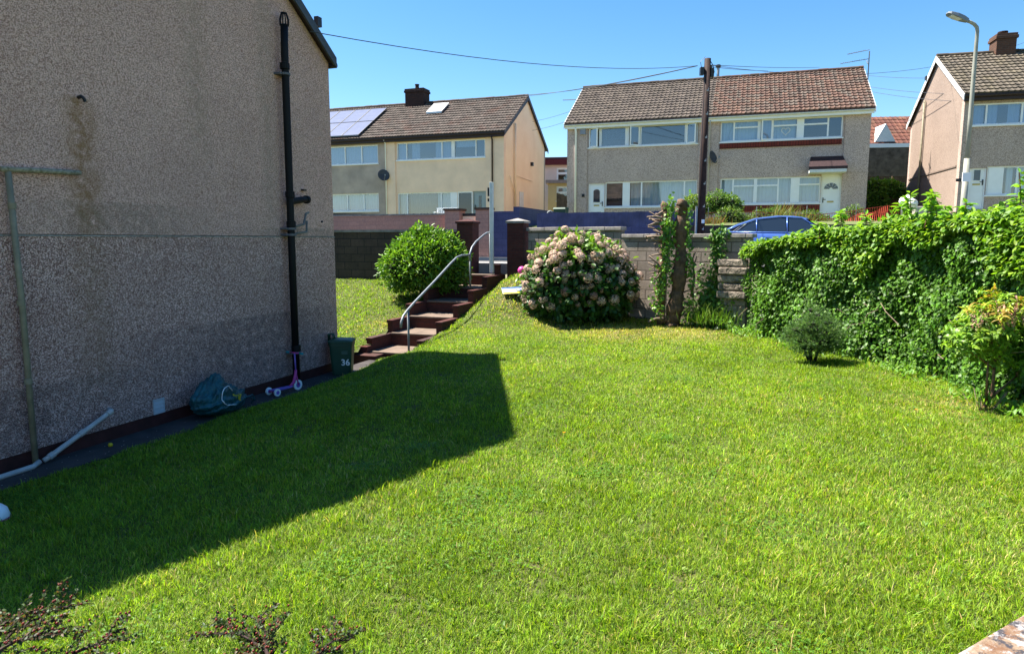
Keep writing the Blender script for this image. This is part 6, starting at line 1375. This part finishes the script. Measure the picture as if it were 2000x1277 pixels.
def far_gardens():
    c = at(1400, 440, 26.5); GZb = 2.72
    k = 26.5/1344
    shrub('bushy green shrub beside the utility pole below the reddish roof', 'garden_shrub', (c[0], c[1], GZb), [(0,0,1.0,.5,.4,.42),(.45,0,.95,.4,.4,.35),(-.35,0,.85,.35,.4,.35),(.75,.1,.8,.3,.3,.3)], 2600, .08, .05, [(.1,.19,.035),(.14,.24,.04),(.07,.14,.03)], 'oval')
    c = at(1348, 420, 26.); shrub('pale green loose shrub left of the utility pole', 'garden_shrub', (c[0], c[1], GZb), [(0,0,.95,.32,.3,.25),(.15,0,1.05,.25,.25,.2)], 700, .08, .05, [(.14,.22,.05),(.18,.26,.07)], 'oval', inner=False)
    for x, Y, h, pal, lab in ((1395,24.6,.55,[(.12,.14,.035),(.2,.1,.04)],'rusty tall grass clump beside the pole'),(1450,25.5,.6,[(.12,.18,.04),(.17,.16,.05)],'tall green grass clump behind the back of the car'),(1530,25.,.95,[(.15,.2,.05),(.24,.18,.07),(.12,.17,.035)],'tallest tawny grass clump behind the car roof'),(1565,25.,.7,[(.12,.19,.04),(.18,.16,.05)],'green grass clump below the white front door'),(1620,25.,.5,[(.13,.18,.04)],'short grass clump right of the white front door')):
        c = at(x, 430, Y); tussock(lab, (c[0], c[1], 2.62), 300, h, .24, pal)
    for x, Y, lab, lb in ((1425,25.4,'low dark green shrub between the pole shrub and the car roof',[(0,0,.5,.5,.35,.4),(.4,0,.35,.35,.3,.3)]),(1490,25.6,'spreading dark shrub behind the car side windows',[(0,0,.45,.55,.35,.38),(.5,.1,.55,.35,.3,.35)]),(1585,25.6,'ragged green shrub below the canopy door',[(0,0,.4,.45,.35,.36),(.45,0,.3,.35,.3,.28)]),(1668,26.2,'shrub with upright leaves at the corner of the pebbledash pair',[(0,0,.5,.4,.35,.5),(-.4,0,.35,.3,.3,.3)])):
        c = at(x, 430, Y); shrub(lab, 'garden_shrub', (c[0], c[1], 2.62), lb, 1300, .09, .04, [(.06,.12,.025),(.09,.17,.03),(.13,.2,.04)], 'oval')
    # orange barrier netting
    fr = Frame(*at(1372, 430, 25.9)[:2], 2.65, 18.); t = fthing('barrier_netting', 'orange plastic barrier netting strung across the front garden behind the car', 'netting', fr)
    b = MB(); L = 6.6; topz = lambda x: .62+.08*math.sin(x*1.3)+(-.0 if x < 5 else (x-5)*.1); 
    for i in range(int(L/.075)):
        x = i*.075; zt = topz(x); b.box(x, x+.011, -.004+.02*math.sin(x*3), .004+.02*math.sin(x*3), .0, zt)
    for z in (.0, .2, .4, .6):
        for i in range(int(L/.3)):
            x = i*.3; b.hexa([(x,.01,z*topz(x)/.62),(x+.3,.01,z*topz(x+.3)/.62),(x+.3,.016,z*topz(x+.3)/.62),(x,.016,z*topz(x)/.62),(x,.01,z*topz(x)/.62+.02),(x+.3,.01,z*topz(x+.3)/.62+.02),(x+.3,.016,z*topz(x+.3)/.62+.02),(x,.016,z*topz(x)/.62+.02)])
    b.build('mesh', M['orange'], t)
    for x in (.2, 1.9, 3.6, 5.2): MB().tube([(x,.03,-.2),(x,.03,.85)], .015, 6).build('stake', M['galv'], t)
    fr = Frame(*at(1640, 420, 25.2)[:2], 2.7, 18.); t = fthing('barrier_netting', 'collapsed orange netting slumped against plants at the corner of the pebbledash pair', 'netting', fr)
    b = MB(); n = 24; m = 8
    def q(i, j): x = i*.065; f = j/m; return (x+.1*f, .5*f-.2, .05+.55*(x/1.6)**.8*f+.2*f+.05*math.sin(x*7+f*4))
    for i in range(n):
        for j in range(m):
            a, c_, d_, e_ = map(np.array, (q(i, j), q(i+1, j), q(i+1, j+1), q(i, j+1)))
            b.tube([a, e_], .011, 4, cap=False)
            if j % 2 == 0: b.tube([a, c_], .009, 4, cap=False)
    b.build('mesh', M['orange'], t)
    c = at(1712, 345, 34.); shrub('leafy climber on the shed between the second and third house', 'climber_bush', (c[0], c[1], 3.6), [(0,0,1.2,.5,.5,.45),(.7,.1,1.25,.5,.5,.35),(1.1,.1,1.1,.4,.4,.35),(.2,0,.5,.45,.5,.6)], 3800, .12, .08, [(.12,.25,.03),(.17,.32,.04),(.09,.19,.03)], 'oval')
    # dark shed side below the climber
    c = at(1745, 380, 35.); t = thing('garden_shed', 'dark timber shed under the leafy climber beside the sunlit gable', 'shed', (c[0], c[1], 2.7), -R(15)); MB().box(-1.2, .9, 0, 1.6, 0, 2.0).build('wall', M['wood'], t); MB().hexa([(-1.3,-.1,2.001),(1.,-.1,2.001),(1.,1.7,2.3),(-1.3,1.7,2.3),(-1.3,-.1,2.06),(1.,-.1,2.06),(1.,1.7,2.36),(-1.3,1.7,2.36)]).build('roof', M['slate'], t)
    # front garden of the third house
    fr = Frame(*at(1856, 420, 26.5)[:2], 2.0, 15.); t = fthing('dark_garden_wall', 'dark stepped garden wall below the front door of the right hand house', 'wall', fr)
    b = MB(); b.box(.1, 1.5, 0, .3, 0, 1.35); b.box(1.501, 1.9, 0, .3, 0, 1.0); b.box(-1.6, .099, .4, .7, 0, .98); b.build('wall', M['darkblock'], t)
    fr = Frame(*at(1832, 400, 27.)[:2], 2.2, 15.); t = fthing('stone_garden_steps', 'pale stepped stone blocks by the sunlit gable of the right hand house', 'steps', fr)
    b = MB(); b.box(-.3, .3, 0, .6, 0, 1.15); b.box(.301, .7, 0, .6, 0, .85); b.box(-.7, -.301, .2, .7, 0, 1.4); b.box(.701, 1.1, 0, .5, 0, 1.05); b.build('block', M['stonelight'], t, bevel=.02)
    c = at(1782, 398, 24.); t = thing('garden_handrail', 'pale bent tube handrail showing above the hedge left of the stone steps', 'handrail', tuple(c))
    b = MB(); b.tube([(-.35,0,-.4),(-.35,0,.05),(-.3,0,.1),(.1,0,.12),(.15,0,.05),(.15,0,-.4)], .03, 8); b.build('tube', M['whitepaint'], t, smooth=True)
    t = thing('plastic_sack', 'white crumpled plastic sack showing above the hedge left of the stone steps', 'sack', (c[0], c[1]+.15, c[2])); lump('sack_body', [(-.05,.1,.08,.22,.18,.26),(.08,.05,.0,.2,.2,.22)], M['white'], t, .9, 3, .2)
    c = at(1970, 425, 24.); t = thing('dark_gate_post', 'short dark post at the right edge of the photo beside the hedge top', 'post', (c[0]+.2, c[1], 1.8)); MB().box(-.2,.2,-.2,.2,0,1.45).build('shaft', M['darkblock'], t); MB().box(-.24,.24,-.24,.24,1.451,1.52).build('cap', M['chimbrick'], t)
    c = at(1950, 425, 25.5); tussock('rough grass in front of the right hand house', (c[0], c[1], 2.75), 900, .35, .7, [(.14,.2,.04),(.18,.22,.06)])
    # wheelie bin and things in front of the cream house
    c = at(1096, 405, 31.5); z = c[2]-1.05; t = thing('wheelie_bin', 'dark green wheelie bin behind the blue fence', 'bin', (c[0], c[1], z), -R(19))
    b = MB(); b.hexa([(-.22,-.25,.05),(.22,-.25,.05),(.22,.22,.05),(-.22,.22,.05),(-.28,-.34,.95),(.28,-.34,.95),(.28,.3,.95),(-.28,.3,.95)]); b.build('body', M['bingreen'], t, bevel=.02)
    b = MB(); b.hexa([(-.3,-.37,.952),(.3,-.37,.952),(.3,.32,.952),(-.3,.32,.952),(-.27,-.3,1.03),(.27,-.3,1.03),(.27,.3,1.05),(-.27,.3,1.05)]); b.build('lid', M['bingreen'], t, bevel=.01)
    for s in (-1, 1): MB().lathe([(.02,-.03),(.1,-.025),(.1,.025),(.02,.03)], (s*.25, .25, .1), 14, 'x').build('wheel', M['rubber'], t)
    c = at(1103, 395, 33.); t = thing('wooden_fence', 'small brown upright board fence beside the corner of the pebbledash pair', 'fence', (c[0]-.15, c[1], 2.8), -R(19)); b = MB()
    for k in range(6): b.box(-.25+.085*k, -.17+.085*k, 0, .03, 0, 1.7-.03*k)
    b.build('board', M['wood'], t); MB().box(-.25, .26, .032, .07, .4, .5).box(-.25, .26, .032, .07, 1.2, 1.3).build('rail', M['wood'], t)
    fr = Frame(*at(870, 410, 33.)[:2], GZ-.02, 19.); t = fthing('white_garden_bench', 'white painted slatted garden bench in front of the cream house window', 'bench', fr)
    for (x, y) in ((-.5,0),(.5,0)): MB().box(x-.03,x+.03,-.25,-.19,0,.62).build('leg', M['white'], t); MB().box(x-.03,x+.03,.19,.25,0,.85).build('leg', M['white'], t)
    b = MB(); 
    for k in range(5): b.box(-.55,.55,-.24+.09*k,-.18+.09*k,.42,.445)
    b.build('seat', M['white'], t)
    b = MB(); b.box(-.55,.55,.2,.23,.79,.86); b.box(-.55,.55,.2,.23,.48,.53)
    for k in range(11): b.box(-.5+.095*k,-.46+.095*k,.205,.225,.531,.789)
    b.build('backrest', M['white'], t); 
    for s in (-.5, .5): MB().box(s-.035, s+.035, -.26, .2, .621, .655).build('armrest', M['white'], t)
    fr = Frame(*at(705, 410, 32.)[:2], GZ-.1, 19.); t = fthing('dark_board_fence', 'low black board fence in front of the grey half with solar panels', 'fence', fr)
    b = MB(); x = -4.
    while x < 1.0: b.box(x, x+.14, 0, .025, 0, .72-.03*(x+4)); x += .145
    b.build('board', M['black'], t); MB().box(-4, 1., .027, .07, .2, .28).build('rail', M['black'], t)
far_gardens()
